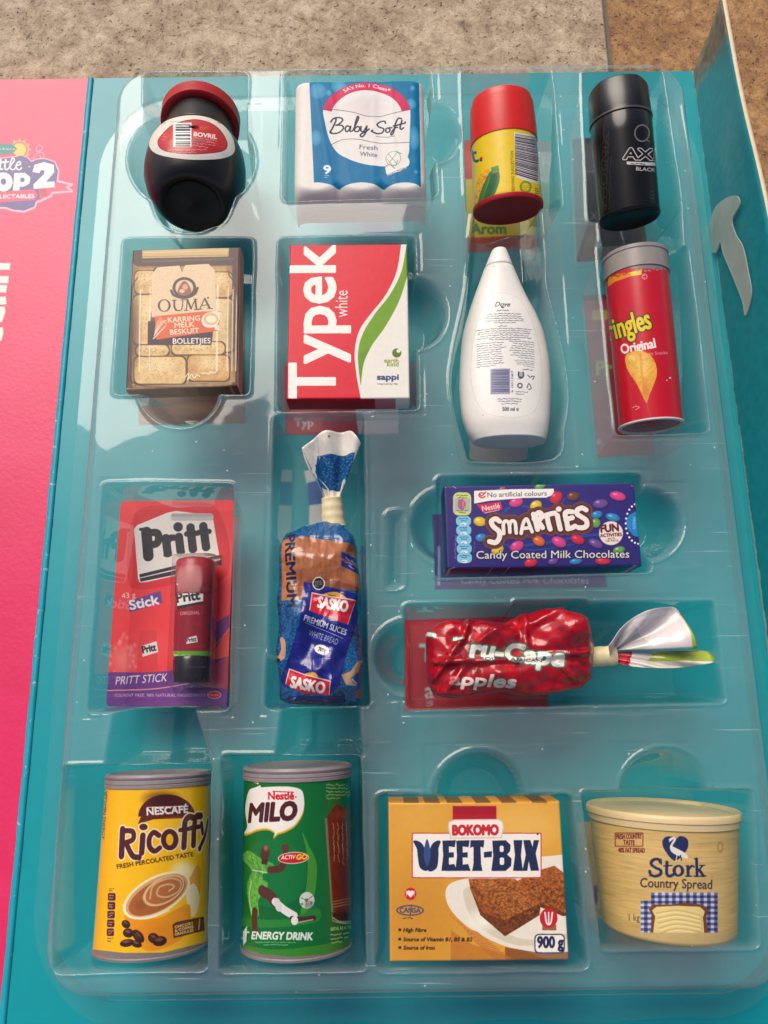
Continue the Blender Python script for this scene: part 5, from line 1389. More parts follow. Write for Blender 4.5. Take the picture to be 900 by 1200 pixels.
def ruffle(name, root_px, edge_px, z0, z1, art_px, crop, paint, parent, k=120, fold=0.12, nfold=3.5, nu=48, nv=30, seed=1, thick=0.012):
    """gathered end of a bag: a thin sheet fanning out from its neck, with pleats"""
    q0 = [at(*p, z0) for p in root_px]; E = smooth_line([at(*p, z1) for p in edge_px], 12)
    d = np.r_[0, np.cumsum(np.linalg.norm(np.diff(E, axis=0), axis=1))]; d /= d[-1]
    lo = np.min([x0 for x0, _ in art_px]), np.min([y0 for _, y0 in art_px]); hi = np.max([x0 for x0, _ in art_px]), np.max([y0 for _, y0 in art_px])
    f = face_frame([(lo[0], lo[1]), (hi[0], lo[1]), (hi[0], hi[1]), (lo[0], hi[1])], (z0 + z1) / 2)
    A = Art(name + '_print', f, crop, (236, 228, 220), k=k); paint(A)
    V = []; ff = folds(int(seed * 10) + 3, 5, .25, .7, .10)
    for j in range(nv):
        v = j / (nv - 1)
        for i in range(nu):
            u = i / (nu - 1)
            e_ = np.array([np.interp(u, d, E[:, c]) for c in range(3)])
            r_0 = q0[0] + (q0[1] - q0[0]) * u
            p = r_0 + (e_ - r_0) * v
            p = p + np.array([0, 0, 1.0]) * (fold * math.sin(nfold * 2 * math.pi * u + seed + 1.2 * v) * (0.25 + .75 * v) + 0.05 * math.sin(9 * u + 5 * v + seed) * v + ff(p[0], p[1]) * min(1, 2 * v))
            V.append(p)
    V = np.array(V)
    o = mesh(name, V, grid_faces(nv, nu), artmat(name + '_film', A.image(), 0.25, 0.02, coat=0.3), parent=parent, uv=f.of(V))
    md = o.modifiers.new('thickness', 'SOLIDIFY'); md.thickness = thick; md.offset = 0
    return o
def pt_(A):
    A.crop = (3.333, 300, 490)
    A.rect(100, 20, 460, 340, (234, 226, 214), tex=(20, 20, .04))
    A.poly([(240, 150), (388, 146), (372, 210), (330, 280), (262, 272), (232, 215)], SPK, tex=(6, 6, .4))
    for _ in range(260): A.ell(rng.uniform(240, 385), rng.uniform(148, 280), 2.6, 2, (120, 180, 220) if _ % 2 else (24, 70, 140), .6)
    A.poly([(232, 185), (246, 180), (262, 300), (246, 290)], SPK); A.line([(240, 60), (248, 160)], 3, (206, 196, 184)); A.ell(288, 88, 4, 4, (120, 100, 90)); A.line([(330, 285), (345, 240), (350, 300)], 8, (210, 200, 186))
ruffle('bag_tail', [(384, 588), (396, 588)], [(354, 526), (362, 518), (378, 507), (394, 505), (409, 504), (417, 512), (423, 520)], 2.45, 2.95, [(350, 500), (428, 592)], (3.333, 300, 490), pt_, bag, fold=.10, nfold=2.2, seed=.6)
# second, paler fold of the tail behind
def pt2(A): A.rect(-999, -999, 9999, 9999, (230, 222, 208)); A.crop = (3.333, 300, 490); A.rect(150, 240, 260, 340, (130, 160, 196), a=.8)
ruffle('tail_fold', [(383, 589), (390, 589)], [(354, 527), (360, 545), (372, 560), (384, 570)], 2.4, 2.6, [(350, 500), (428, 592)], (3.333, 300, 490), pt2, bag, fold=.06, nfold=1.2, seed=2)

# ------------------------------------------------------------------ carton of sugar-coated chocolates
fl = face_frame([(520.8, 569.5), (742.6, 565.7), (752.8, 661.6), (522.7, 667.7)], T + .02)
A = Art('sweets_print', fl, (6.923, 510, 555), (48, 38, 112), k=130)
DX = 120 * 6.923    # second enlargement starts 120 points further right
NB = (50, 38, 116)
A.soft(900, 400, 900, 300, (58, 44, 130), .5); 
for P, w_ in [([(540, 330), (640, 260), (800, 290), (860, 340)], 16), ([(560, 290), (700, 262), (900, 310)], 8), ([(600, 600), (900, 560), (1250, 500), (1400, 510)], 22), ([(500, 560), (800, 620), (1200, 560)], 12), ([(860, 180), (1000, 250), (1050, 200)], 14)]:
    A.line(P, w_, (40, 84, 160), .7)
def sweet(x, y, rx, ry, c, rot=-15, a=1):
    c = np.array(c); A.ell(x + 3, y + 8, rx + 4, ry + 4, (30, 22, 80), .7, rot=rot); A.ell(x, y, rx, ry, c * .78, a, rot=rot); A.soft(x - 4, y - 6, rx * .95, ry * .9, c, .95 * a, rot=rot, p=.6); A.soft(x - rx * .35, y - ry * .4, rx * .4, ry * .35, np.minimum(c + 90, 255), .8 * a, rot=rot)
PK, YE, GN, BLU2, OR, RD, PU, BR = (230, 70, 140), (238, 200, 50), (110, 170, 80), (56, 140, 200), (232, 110, 50), (220, 44, 70), (120, 80, 150), (120, 70, 50)
for q in [(655, 235, 58, 36, PK), (545, 125, 30, 16, (160, 80, 120)), (850, 105, 46, 20, GN), (816, 262, 50, 40, YE, -30), (362, 390, 52, 38, YE, 8), (370, 520, 44, 32, BLU2), (505, 620, 52, 40, YE, -30), (662, 590, 58, 40, PK, -25), (838, 548, 52, 38, OR, 25), (775, 722, 54, 34, RD), (980, 195, 56, 44, RD, -40), (1118, 185, 52, 34, BR, -10), (1338, 245, 62, 36, PU, -8), (1480, 182, 66, 36, PK, 12), (1310, 335, 46, 30, BLU2), (1440, 355, 60, 32, BLU2, 14), (1300, 402, 40, 38, GN), (1002, 555, 62, 40, PK, 24), (1152, 535, 58, 36, RD, 20), (1300, 568, 62, 32, PU, 24), (1490, 622, 50, 30, GN), (1140, 712, 52, 22, BLU2, -8), (1360, 710, 62, 26, RD, 0), (955, 712, 40, 22, PU)]:
    sweet(*q)
A.poly([(315, 140), (600, 128), (960, 122), (964, 150), (940, 180), (900, 196), (700, 200), (440, 222), (315, 244)], (244, 236, 226))
A.text('No artificial colours', 424, 192, 38, (70, 60, 70), w=480, rot=1.5); A.line([(402, 158), (365, 158), (355, 180), (380, 198), (405, 185)], 9, (200, 40, 50)); A.line([(362, 168), (378, 182), (410, 150)], 9, (200, 40, 50))
A.poly([(335, 250), (400, 245), (530, 228), (545, 290), (390, 322)], (206, 30, 70)); A.text('Nestlé', 384, 306, 42, (246, 226, 226), w=144, bold=.03, rot=10); A.line([(400, 322), (520, 296)], 5, (246, 226, 226))
# the wobbling name: fat pen strokes over a brown rim
W_ = [[(520, 388), (490, 368), (455, 388), (470, 430), (515, 470), (520, 520), (490, 560), (440, 552)],
      [(554, 488), (552, 410), (566, 388), (586, 392), (600, 420), (604, 478)], [(602, 420), (612, 392), (632, 386), (648, 405), (656, 484)],
      [(696, 486), (708, 420), (726, 378), (744, 374), (764, 420), (784, 474)], [(706, 448), (772, 440)],
      [(795, 332), (815, 400), (828, 455)], [(800, 370), (818, 335), (842, 318), (862, 336), (852, 366), (818, 388)], [(824, 388), (848, 410), (868, 440)],
      [(860, 330), (910, 300), (945, 318)][:0] or [(862, 352), (930, 330), (968, 322)], [(905, 345), (915, 400), (930, 452)],
      [(988, 340), (1000, 400), (1012, 452)], [(1110, 312), (1072, 310), (1052, 330), (1064, 390), (1074, 445)], [(1058, 375), (1110, 360)], [(1074, 450), (1110, 440), (1134, 428)],
      [(1222, 296), (1190, 280), (1152, 296), (1150, 330), (1180, 350), (1222, 380), (1228, 420), (1200, 440), (1160, 440)]]
dots = [(1000, 290, 24, 22)]
BRN, CRM = (104, 52, 42), (246, 232, 220)
for P in W_: A.line(P, 104, (128, 72, 58))
for d in dots: A.ell(d[0], d[1], d[2] + 34, d[3] + 32, (128, 72, 58))
for P in W_: A.line(P, 90, BRN)
for d in dots: A.ell(d[0], d[1], d[2] + 28, d[3] + 26, BRN)
for k, P in enumerate(W_): A.line(P, 46 if 1 <= k <= 4 else 58, (60, 26, 24))
for k, P in enumerate(W_): A.line(P, 30 if 1 <= k <= 4 else 42, CRM)
for d in dots: A.ell(*d, CRM)
t_ = 'Candy Coated Milk Chocolates'
A.text(t_, 330, 692, 62, (20, 16, 40), w=1246, bold=.035, rot=.4, out=((20, 16, 40), .06)); A.text(t_, 334, 690, 60, (226, 218, 212), w=1240, bold=.012, rot=.4)
# wheel of guidance panels
A.rect(145, 152, 292, 340, (206, 214, 120), r=44); A.rect(156, 198, 282, 310, (176, 182, 170)); A.fine(165, 168, 275, 205, 2, (60, 80, 50), 1, al='C'); A.fine(170, 290, 270, 328, 2, (60, 80, 50), 1, al='C'); A.ell(215, 250, 34, 44, (200, 70, 110), .8); A.line([(190, 215), (215, 250), (205, 285)], 10, (90, 110, 180), .8); A.line([(240, 215), (222, 255), (250, 280)], 8, (230, 160, 60), .8)
for k in range(5):
    y = 345 + k * 75; x = 168 + k * 2
    A.rect(x, y, x + 122, y + 80, (126, 196, 220), r=34); A.fine(x + 20, y + 12, x + 102, y + 48, 2, (40, 60, 100), 1, al='C'); A.ell(x + 62, y + 68, 26, 14, (230, 236, 236)); A.fine(x + 46, y + 62, x + 80, y + 76, 1, (40, 60, 100), 1)
A.fine(150, 690, 460, 712, 1, (150, 140, 190), .8, rot=88); A.fine(306, 640, 480, 656, 1, (150, 140, 190), .6, rot=88)
# round sticker and pull tab
A.ell(1425, 484, 98, 97, (240, 224, 206)); A.ell(1425, 484, 98, 97, (220, 190, 170), inner=(94, 93)); FB = (96, 32, 50)
A.text('FUN', 1344, 478, 58, FB, w=144, bold=.07, rot=5); A.text('ACTIVITIES', 1338, 518, 26, FB, w=176, bold=.05, rot=4); A.text('BACK', 1400, 536, 14, FB, w=60, bold=.03, rot=3); A.text('OF PACK', 1384, 556, 15, FB, w=104, bold=.03, rot=3)
A.poly([(1660, 290), (1640, 296), (1570, 340), (1545, 390), (1560, 450), (1610, 505), (1680, 520)], (40, 130, 190)); A.text('PRESS', 1600, 355, 22, (170, 214, 236), rot=-88, w=96)
for a in np.linspace(-100, 100, 15): 
    x, y = 1655 - 110 * math.cos(math.radians(a)) * 1.0, 405 + 165 * math.sin(math.radians(a)); A.ell(x, y, 9, 9, (240, 236, 232))
A.rect(-60, 90, 96, 800, (38, 30, 96)); A.rect(-60, 760, 1800, 860, (32, 26, 84))
for P in ([(80, 100), (130, 96), (170, 120)], [(100, 775), (160, 762)], [(1610, 742), (1670, 750)], [(1590, 98), (1610, 104)], [(460, 768), (466, 764)], [(596, 762), (604, 760)]): A.line(P, 5, (220, 210, 214), .8)
carton('sweets_carton', fl, 0.95, artmat('sweets_card', A.image(), 0.3, coat=0.3), 'dark blue carton of sugar-coated chocolates with bubbly cream lettering', 'sweets box', bow=.03)

# ------------------------------------------------------------------ crumpled red fruit bag, lying on its side
zm = 2.45
fl = face_frame([(496, 712), (700, 712), (700, 828), (496, 828)], T)
A = Art('fruit_bag_print', fl, (3.913, 470, 700), (190, 14, 30), k=130)
A.rect(-100, -100, 1000, 700, (168, 8, 26), tex=(50, 60, .25))
TC, TG = (236, 226, 214), (44, 120, 96)
A.text('Tru-Cape', 232, 262, 78, TC, w=512, bold=.07, rot=-6, shear=.1, out=(TG, .075)); A.text('™', 746, 270, 20, TC)
A.text('SOUTH AFRICAN', 366, 288, 14, (40, 20, 24), w=280, bold=.02, rot=-2)
A.poly([(215, 300), (235, 200), (290, 190), (330, 110), (335, 190), (286, 262), (270, 300)], (150, 8, 24), tex=(30, 30, .3))  # dark shade of a fold painted over the first letter
A.text('apples', 222, 398, 52, TC, w=300, bold=.06, rot=-3, shear=.12); A.poly([(200, 345), (290, 340), (300, 360), (230, 410), (190, 410)], (180, 12, 28), .55)
A.text('T', 150, 196, 60, TC, bold=.08, rot=70, out=(TG, .08)); A.fine(820, 190, 850, 280, 5, (60, 10, 20), .8, rot=80)
bag = thing('fruit_bag', (*(fl.o + fl.ex / 2 + fl.ey / 2)[:2], 1.5), 'crumpled shiny red plastic fruit bag lying sideways, knotted at its right-hand end', 'fruit bag')
a1 = at(500, 772, zm); a0 = at(694, 768, zm); a1[2] = a0[2] = zm
ax = a0 - a1; Lb = np.linalg.norm(ax); ax /= Lb; rt = np.cross(ax, [0, 0, 1.0])   # rt points down the picture
cols = [(500, 742, 800), (504, 732, 812), (510, 729, 818), (530, 727, 822), (560, 726, 815), (590, 725, 811), (610, 720, 812), (640, 719, 813), (665, 722, 814), (680, 730, 811), (688, 742, 800), (692, 755, 782)]
pr = np.array([((at(x, (t + b) / 2, zm) - a1) @ ax, (at(x, t, zm) - a1) @ rt, (at(x, b, zm) - a1) @ rt) for x, t, b in cols])
yy = np.linspace(pr[0, 0], pr[-1, 0], 110)
lf, rg = np.interp(yy, pr[:, 0], pr[:, 1]), np.interp(yy, pr[:, 0], pr[:, 2])
for _ in range(4): lf[1:-1] = (lf[:-2] + 2 * lf[1:-1] + lf[2:]) / 4; rg[1:-1] = (rg[:-2] + 2 * rg[1:-1] + rg[2:]) / 4
th = np.interp(yy, [yy[0], yy[0] + .12, yy[0] + .4, Lb * .5, Lb * .8, Lb * .93, yy[-1]], [.35, .6, .72, .76, .84, .72, .3])
nz = vnoise(200, 200, 26, 20, 87) - .5; nz2 = vnoise(200, 200, 9, 8, 88) - .5
cre2 = [(.02, .75, .2, .3, .07), (.2, .3, .27, .03, .08), (.03, .55, .5, .54, .09), (.5, .54, .95, .48, .07), (.58, .03, .57, .4, .07), (.3, .05, .55, .04, .06), (.1, .9, .9, .9, .05), (.62, .15, .8, .05, .05), (.75, .6, .85, .8, .05), (.05, .95, .2, .62, .06), (.3, .35, .5, .12, .05)]
ff2 = folds(5, 7, .8, 2.2, .17)
def dsp2(y, x, z, c, s_):
    u, v = y / Lb, (x + 1.0) / 2.0
    i, j = int(min(max(v, 0), .99) * 199), int(min(max(u, 0), .99) * 199)
    d = 0
    for x0, y0, x1, y1, amp in cre2:
        L2 = (x1 - x0) ** 2 + (y1 - y0) ** 2; t = min(max(((u - x0) * (x1 - x0) + (v - y0) * (y1 - y0)) / L2, 0), 1)
        q = math.hypot(u - x0 - t * (x1 - x0), (v - y0 - t * (y1 - y0)) * .6); d += amp * (math.exp(-(q / .022) ** 2) - .5 * math.exp(-(q / .06) ** 2))
    k = nz[i, j] * .14 + ff2(y, x) + (d * 2.0 if s_ > 0 else 0)
    return upv * k * max(s_, .1) + rt * k * .5 * c
loft('bag', a1, ax, rt, upv, [(y, l, r, -t, t) for y, l, r, t in zip(yy, lf, rg, th)], artmat('fruit_film', A.image(), 0.28, 0.03, coat=0.3, crinkle=.14), bag, n=140, ex=4.2, disp=dsp2, flat=fl)
S = Round(at(689, 770, 2.45), at(722, 768, 2.5), .24)
lathe('neck_tie', S, [(0, .28)] + [(y, .22 + .006 * math.sin(y * 28)) for y in np.linspace(.02, S.L - .02, 16)] + [(S.L, .2)], M_tape, bag)
def pa(A):
    A.crop = (2.093, 430, 690)
    A.rect(540, 20, 900, 230, (226, 218, 212)); A.poly([(590, 140), (655, 150), (640, 196), (588, 192)], (190, 30, 48)); A.poly([(610, 150), (650, 155), (630, 190)], (226, 80, 90)); A.poly([(640, 140), (720, 118), (690, 150)], (176, 166, 162))
    A.poly([(700, 160), (836, 148), (848, 180), (760, 188), (690, 178)], (160, 176, 60)); A.poly([(690, 176), (848, 180), (846, 200), (700, 196)], (226, 220, 208)); A.line([(600, 146), (620, 138)], 8, (60, 56, 56))
ruffle('bag_tail', [(714, 775), (714, 764)], [(742, 781), (770, 783), (800, 782), (834, 776), (832, 764), (818, 762)], 2.45, 2.75, [(705, 705), (840, 790)], (2.093, 430, 690), pa, bag, fold=.10, nfold=2.4, seed=2.2)
def pb(A):
    A.crop = (2.093, 430, 690)
    A.rect(540, 20, 900, 230, (226, 214, 212)); A.poly([(590, 150), (650, 90), (700, 140), (620, 170)], (190, 184, 182), .8); A.poly([(765, 60), (800, 110), (810, 150), (785, 150), (775, 100)], (160, 176, 60)); A.poly([(762, 60), (772, 60), (788, 96), (780, 100)], (206, 60, 70)); A.line([(650, 80), (740, 55)], 8, (240, 234, 230), .8)
ruffle('tail_loop', [(714, 772), (714, 762)], [(712, 757), (730, 735), (752, 718), (783, 711), (797, 713), (806, 735), (815, 760)], 2.5, 3.0, [(705, 705), (840, 790)], (2.093, 430, 690), pb, bag, fold=.14, nfold=2.2, seed=.4)

# ------------------------------------------------------------------ coffee tin
S = can_surf((111.4, 1112), (243, 1105), (127, 907), (246.5, 905), 2.0, 1.9)
tin = thing('coffee_tin', root_at(S), 'yellow instant coffee tin with a cup of coffee and brown lettering, lower left corner', 'coffee')
A = Art('coffee_print', S, (4.444, 90, 880), (246, 186, 12), k=130)
A.rect(40, 60, 780, 182, (128, 116, 116))
A.ell(468, 342, 148, 116, (88, 30, 22), a0=180, a1=360); A.poly([(318, 380), (340, 330), (600, 330), (612, 350)], (96, 36, 22)); A.soft(440, 250, 130, 60, (60, 18, 16), .7); A.soft(520, 360, 100, 26, (170, 90, 30), .6); A.poly([(318, 382), (400, 356), (612, 348), (612, 420), (318, 430)], (246, 186, 12))
A.soft(470, 400, 160, 50, (246, 190, 40), .9)
A.text('NESCAFÉ', 366, 334, 36, (240, 228, 220), w=214, bold=.04, rot=3.5); A.line([(366, 294), (580, 288)], 4, (240, 228, 220))
RC = (84, 34, 38)
def ric(c, ex):
    sc2 = 150 / 150
    A.line([(238, 410), (232, 545)], 34 + ex, c, smooth=False); A.line([(240, 415), (290, 420), (292, 460), (245, 482)], 26 + ex, c); A.line([(255, 478), (290, 545), (325, 555)], 28 + ex, c)
    A.line([(344, 440), (338, 530)], 30 + ex, c, smooth=False); A.ell(347, 396, 22 + ex / 2, 17 + ex / 2, c)
    A.line([(428, 440), (400, 424), (378, 455), (380, 500), (405, 522), (432, 505)], 26 + ex, c)
    A.ell(484, 462, 46 + ex / 2, 56 + ex / 2, c, inner=(19, 30))
    A.line([(614, 350), (584, 344), (564, 372), (562, 430), (558, 500)], 30 + ex, c); A.line([(538, 412), (605, 402)], 20 + ex, c)
    A.line([(648, 338), (622, 344), (612, 400), (608, 488)], 30 + ex, c); A.line([(590, 402), (640, 394)], 20 + ex, c)
    A.line([(650, 378), (656, 425)], 20 + ex, c, smooth=False); A.line([(682, 366), (668, 440), (640, 508)], 18 + ex, c)
ric((246, 222, 180), 14); ric(RC, 0)
A.text('FRESH PERCOLATED TASTE', 210, 614, 22, (84, 48, 26), w=404, bold=.045, rot=9.5)
A.soft(560, 620, 90, 70, (252, 240, 206), .85); A.soft(600, 700, 60, 120, (250, 226, 180), .8); A.poly([(600, 640), (630, 590), (645, 640), (640, 740), (610, 850), (580, 700)], (214, 120, 40), .6, smooth=True); A.poly([(570, 740), (610, 690), (640, 760), (620, 850), (590, 850)], (246, 226, 190), .9, smooth=True)
A.poly([(250, 850), (420, 870), (585, 800), (560, 960), (430, 1035), (330, 1020)], (232, 140, 20), .8, smooth=True); A.soft(420, 950, 130, 90, (224, 130, 20), .8)
A.ell(415, 752, 192, 96, (248, 226, 186), rot=-29); A.ell(416, 752, 178, 84, (214, 160, 96), rot=-29); A.ell(418, 756, 164, 74, (168, 96, 46), rot=-29)
A.ell(452, 728, 118, 66, (226, 180, 128), rot=-29); A.ell(456, 726, 106, 57, (178, 106, 56), rot=-29); A.line([(380, 770), (400, 700), (480, 664), (540, 680), (530, 730), (470, 760), (420, 750), (430, 710), (480, 694), (508, 706), (480, 730)], 9, (220, 176, 128), .9)
A.soft(330, 800, 40, 40, (140, 76, 34), .6); A.line([(240, 800), (270, 860), (370, 872), (480, 830)], 7, (252, 240, 220), .9)
def bean(x, y, rx, ry, rot):
    A.ell(x, y, rx, ry, (62, 30, 24), rot=rot); A.soft(x - 4, y - 6, rx * .8, ry * .7, (150, 92, 62), .8, rot=rot); A.line([(x - rx * .8 * math.cos(math.radians(rot)), y - rx * .8 * math.sin(math.radians(rot))), (x, y + 4), (x + rx * .8 * math.cos(math.radians(rot)), y + rx * .8 * math.sin(math.radians(rot)))], 4, (36, 16, 14))
bean(256, 902, 24, 20, 40); bean(268, 948, 28, 24, 10); bean(320, 965, 40, 24, 50); bean(262, 1000, 38, 20, -10); bean(310, 1005, 30, 18, 20); bean(400, 975, 30, 26, 30); bean(432, 990, 38, 26, -10)
A.poly([(498, 905), (520, 890), (662, 862), (666, 935), (505, 975)], (96, 44, 24)); A.poly([(506, 910), (656, 872), (658, 928), (512, 964)], (140, 84, 40), .5)
for k, s_ in enumerate(('CHICORY', '& COFFEE', 'GRANULES')): A.text(s_, 512, 924 + k * 19, 13, (240, 200, 110), w=100, bold=.04, rot=13)
A.line([(640, 880), (636, 925)], 12, (230, 190, 110), .8)
A.fine(168, 712, 200, 735, 2, (90, 50, 30), .9)
for k in range(5): A.rect(162 - k * 1.5, 740 + k * 46, 202 - k * 2, 780 + k * 46, (84, 30, 44), r=8); A.fine(168 - k, 746 + k * 46, 198 - k, 774 + k * 46, 2, (230, 170, 140), .8)
A.fine(160, 968, 192, 996, 2, (90, 50, 30), .9); A.fine(158, 200, 260, 212, 1, (80, 60, 30), .9, rot=-88) ; A.text('VITAMIN-ENERGY', 146, 210, 14, (90, 70, 30), rot=-94, w=250, bold=.03)
A.poly([(40, 1040), (95, 1035), (250, 1052), (450, 1050), (690, 990), (800, 980), (800, 1200), (40, 1200)], (128, 116, 116))
R0, R1, L_ = S.R0, S.R1, S.L
def tin_parts(root, S, art, lidc, y_l=.925, name='painted_tin'):
    R0, R1, L_ = S.R0, S.R1, S.L
    yl = L_ * y_l
    lathe('body', S, [(.05, R0 - .01)] + [(y, float(S.R(y))) for y in np.linspace(.06, yl - .0, 6)] + [(yl + .01, R1 - .02)], art, root)
    lathe('rim', S, [(0.03, 0), (0.03, R0 - .12), (0, R0 - .07), (-.01, R0 - .02), (0.0, R0 + .02), (.04, R0 + .022), (.06, R0 + .0), (.07, R0 - .01)], M_steel, root)
    lathe('lid', S, [(yl, R1 - .02), (yl + .01, R1 + .02), (yl + .07, R1 + .024), (yl + .085, R1 + .008), (yl + .10, R1 + .024), (L_ - .10, R1 + .02), (L_ - .085, R1 + .005), (L_ - .07, R1 + .02), (L_ - .03, R1 + .03), (L_ + .02, R1 + .0), (L_ + .03, R1 - .06), (L_ - .02, R1 - .12), (L_ - .03, .5)], lidc, root)
M_lid = pmat('grey_plastic_lid', (140, 128, 130), 0.36, 0.08, 5, 0.015)
tin_parts(tin, S, artmat('coffee_paper', A.image(), 0.26, 0.008, coat=0.3), M_lid)

# ------------------------------------------------------------------ malt drink tin
S = can_surf((282.7, 1108), (413, 1106), (286, 898), (412, 896), 1.9, 1.9)
tin = thing('malt_drink_tin', root_at(S), 'green malt drink tin with a footballer printed on it and torn paper near the lid', 'drink tin')
A = Art('malt_print', S, (4.285, 250, 870), (12, 106, 44), k=130)
A.rect(60, 40, 800, 170, (124, 110, 112)); A.poly([(60, 1010), (300, 1040), (520, 1020), (800, 980), (800, 1150), (60, 1150)], (66, 136, 30), .8, smooth=True)
A.ell(300, 700, 190, 200, (10, 92, 44), .5); A.ell(300, 660, 170, 170, (20, 118, 56), .6); A.poly([(445, 450), (480, 520), (520, 620), (500, 800), (440, 860), (470, 700), (470, 560)], (110, 170, 50), .55, smooth=True); A.poly([(150, 880), (280, 890), (400, 880), (520, 830), (520, 900), (300, 930), (150, 920)], (60, 140, 50), .6, smooth=True)
# torn paper by the lid
torn = [(150, 160), (185, 172), (205, 140), (225, 175), (268, 172), (258, 205), (235, 195), (225, 212), (200, 200), (180, 190), (150, 188)]
A.poly(torn, (206, 186, 150), tex=(8, 8, .25)); A.poly([(160, 172), (200, 180), (235, 176), (215, 190), (175, 186)], (150, 120, 84), .7)
A.poly([(270, 165), (330, 170), (338, 182), (345, 168)], (190, 180, 150))
sh = [(165, 290), (185, 235), (240, 226), (300, 222), (380, 222), (440, 238), (455, 285), (448, 350), (410, 410), (360, 440), (320, 455), (300, 478), (308, 450), (270, 430), (220, 435), (180, 452), (155, 455), (170, 420), (160, 350)]
A.poly([(x + 2, y + 12) for x, y in sh], (196, 152, 30), smooth=True); A.poly([(x + 1, y + 5) for x, y in sh], (230, 200, 80), smooth=True); A.poly(sh, (240, 230, 222), smooth=True)
A.poly([(190, 235), (235, 215), (255, 252), (228, 250)], (240, 230, 222))
A.text('Nestlé', 276, 286, 36, (206, 30, 40), w=128, bold=.05); A.line([(300, 246), (402, 250)], 5, (206, 30, 40)); A.ell(414, 274, 4, 4, (206, 30, 40))
A.text('MILO', 176, 398, 86, (74, 28, 28), w=236, bold=.075, rot=3, shear=.16)
SK = (84, 46, 34); KG = (92, 166, 64)
A.poly([(150, 560), (180, 545), (250, 590), (300, 610), (300, 640), (250, 660), (245, 700), (180, 700), (190, 640), (150, 590)], KG, smooth=True, tex=(14, 14, .2))
for P in ([(175, 590), (195, 620), (188, 680)], [(220, 600), (232, 640), (225, 690)], [(260, 610), (270, 640)], [(190, 715), (185, 770), (200, 830)], [(235, 710), (228, 760)], [(205, 800), (212, 860)]): A.line(P, 6, (58, 118, 48), .7)
for P in ([(205, 600), (214, 650), (206, 700)], [(245, 615), (248, 660)], [(215, 720), (208, 790)], [(178, 570), (200, 580)]): A.line(P, 5, (150, 206, 116), .7)
A.line([(190, 570), (215, 640), (240, 660)], 5, (60, 120, 50)); A.line([(195, 640), (270, 655)], 5, (200, 220, 190), .8)
A.line([(285, 640), (340, 630), (362, 570)], 34, SK); A.line([(362, 560), (365, 525)], 26, SK); A.ell(362, 528, 20, 18, (96, 54, 40))
A.ell(260, 556, 23, 42, SK, rot=6); A.soft(264, 530, 18, 22, (196, 150, 120), .6); A.poly([(245, 585), (275, 585), (270, 615), (240, 610)], (70, 38, 30))
A.poly([(180, 690), (250, 690), (275, 720), (240, 770), (225, 800), (228, 870), (195, 880), (180, 820), (170, 740)], KG, smooth=True, tex=(14, 14, .2)); A.line([(190, 700), (180, 780), (195, 860)], 6, (200, 220, 190), .7)
A.line([(245, 745), (285, 770), (310, 800)], 52, SK); A.line([(310, 800), (355, 840), (405, 870)], 38, (226, 220, 214)); A.line([(318, 800), (330, 830)], 36, (210, 204, 200)); A.line([(395, 885), (430, 890), (505, 882)], 26, (70, 40, 34)); A.ell(408, 895, 18, 22, (230, 226, 216)); A.line([(420, 905), (500, 890)], 6, (230, 220, 200), .7)
A.line([(208, 850), (206, 900), (212, 950)], 36, SK); A.poly([(170, 920), (165, 1000), (150, 1020), (148, 950)], (226, 220, 210))
A.ell(470, 793, 38, 42, (206, 210, 196)); A.soft(482, 815, 34, 30, (110, 116, 100), .7); A.line([(440, 780), (470, 790), (500, 770)], 3, (70, 80, 60)); A.line([(470, 790), (465, 830)], 3, (70, 80, 60)); A.ell(468, 792, 9, 9, (80, 86, 70), .7); A.ell(445, 812, 7, 7, (80, 86, 70), .6); A.ell(492, 806, 7, 8, (80, 86, 70), .6)
A.ell(402, 580, 78, 30, (230, 214, 200), rot=-3); A.ell(402, 580, 74, 26, (190, 30, 40), rot=-3); A.text('ACTIV', 340, 588, 20, (240, 224, 210), w=70, bold=.05, shear=.2, rot=3); A.text('GO', 416, 588, 24, (240, 200, 50), w=54, bold=.06, shear=.2, rot=3)
A.text('MALT ENERGY DRINK', 497, 992, 36, (226, 226, 216), al='R', w=430, bold=.05, shear=.12, rot=-1); A.fine(200, 998, 424, 1022, 2, (170, 200, 140), .8, al='C')
A.poly([(565, 385), (600, 330), (625, 308), (650, 325), (700, 320), (720, 300), (790, 300), (790, 860), (600, 860)], (110, 28, 26), tex=(30, 20, .2)); A.soft(640, 360, 50, 40, (150, 60, 40), .8); A.poly([(560, 380), (572, 380), (606, 890), (596, 890)], (190, 180, 150), .5)

for k in range(5): A.fine(612 + k * 22, 405, 612 + k * 22 + 350, 425, 1, (200, 150, 110), .8, rot=-88)
for k in range(3): A.line([(600, 800 + k * 14), (700, 780 + k * 14)], 3, (200, 160, 120), .8)
A.poly([(596, 855), (700, 850), (720, 900), (605, 900)], (60, 20, 20)); A.line([(600, 880), (640, 900), (720, 895)], 6, (180, 190, 160), .8); A.line([(600, 895), (650, 908), (720, 906)], 4, (200, 210, 180), .8)
A.fine(568, 205, 700, 290, 5, (170, 190, 120), .85); A.text('SERVE AS A TREAT', 590, 946, 16, (180, 196, 130), w=130, bold=.03, rot=6); A.fine(588, 958, 700, 1016, 3, (180, 196, 130), .8, rot=6)

A.poly([(60, 1025), (140, 1030), (250, 1064), (400, 1076), (560, 1064), (700, 1016), (800, 990), (800, 1200), (60, 1200)], (124, 110, 112))
tin_parts(tin, S, artmat('malt_paper', A.image(), 0.28, 0.008, coat=0.25), M_lid, .93)

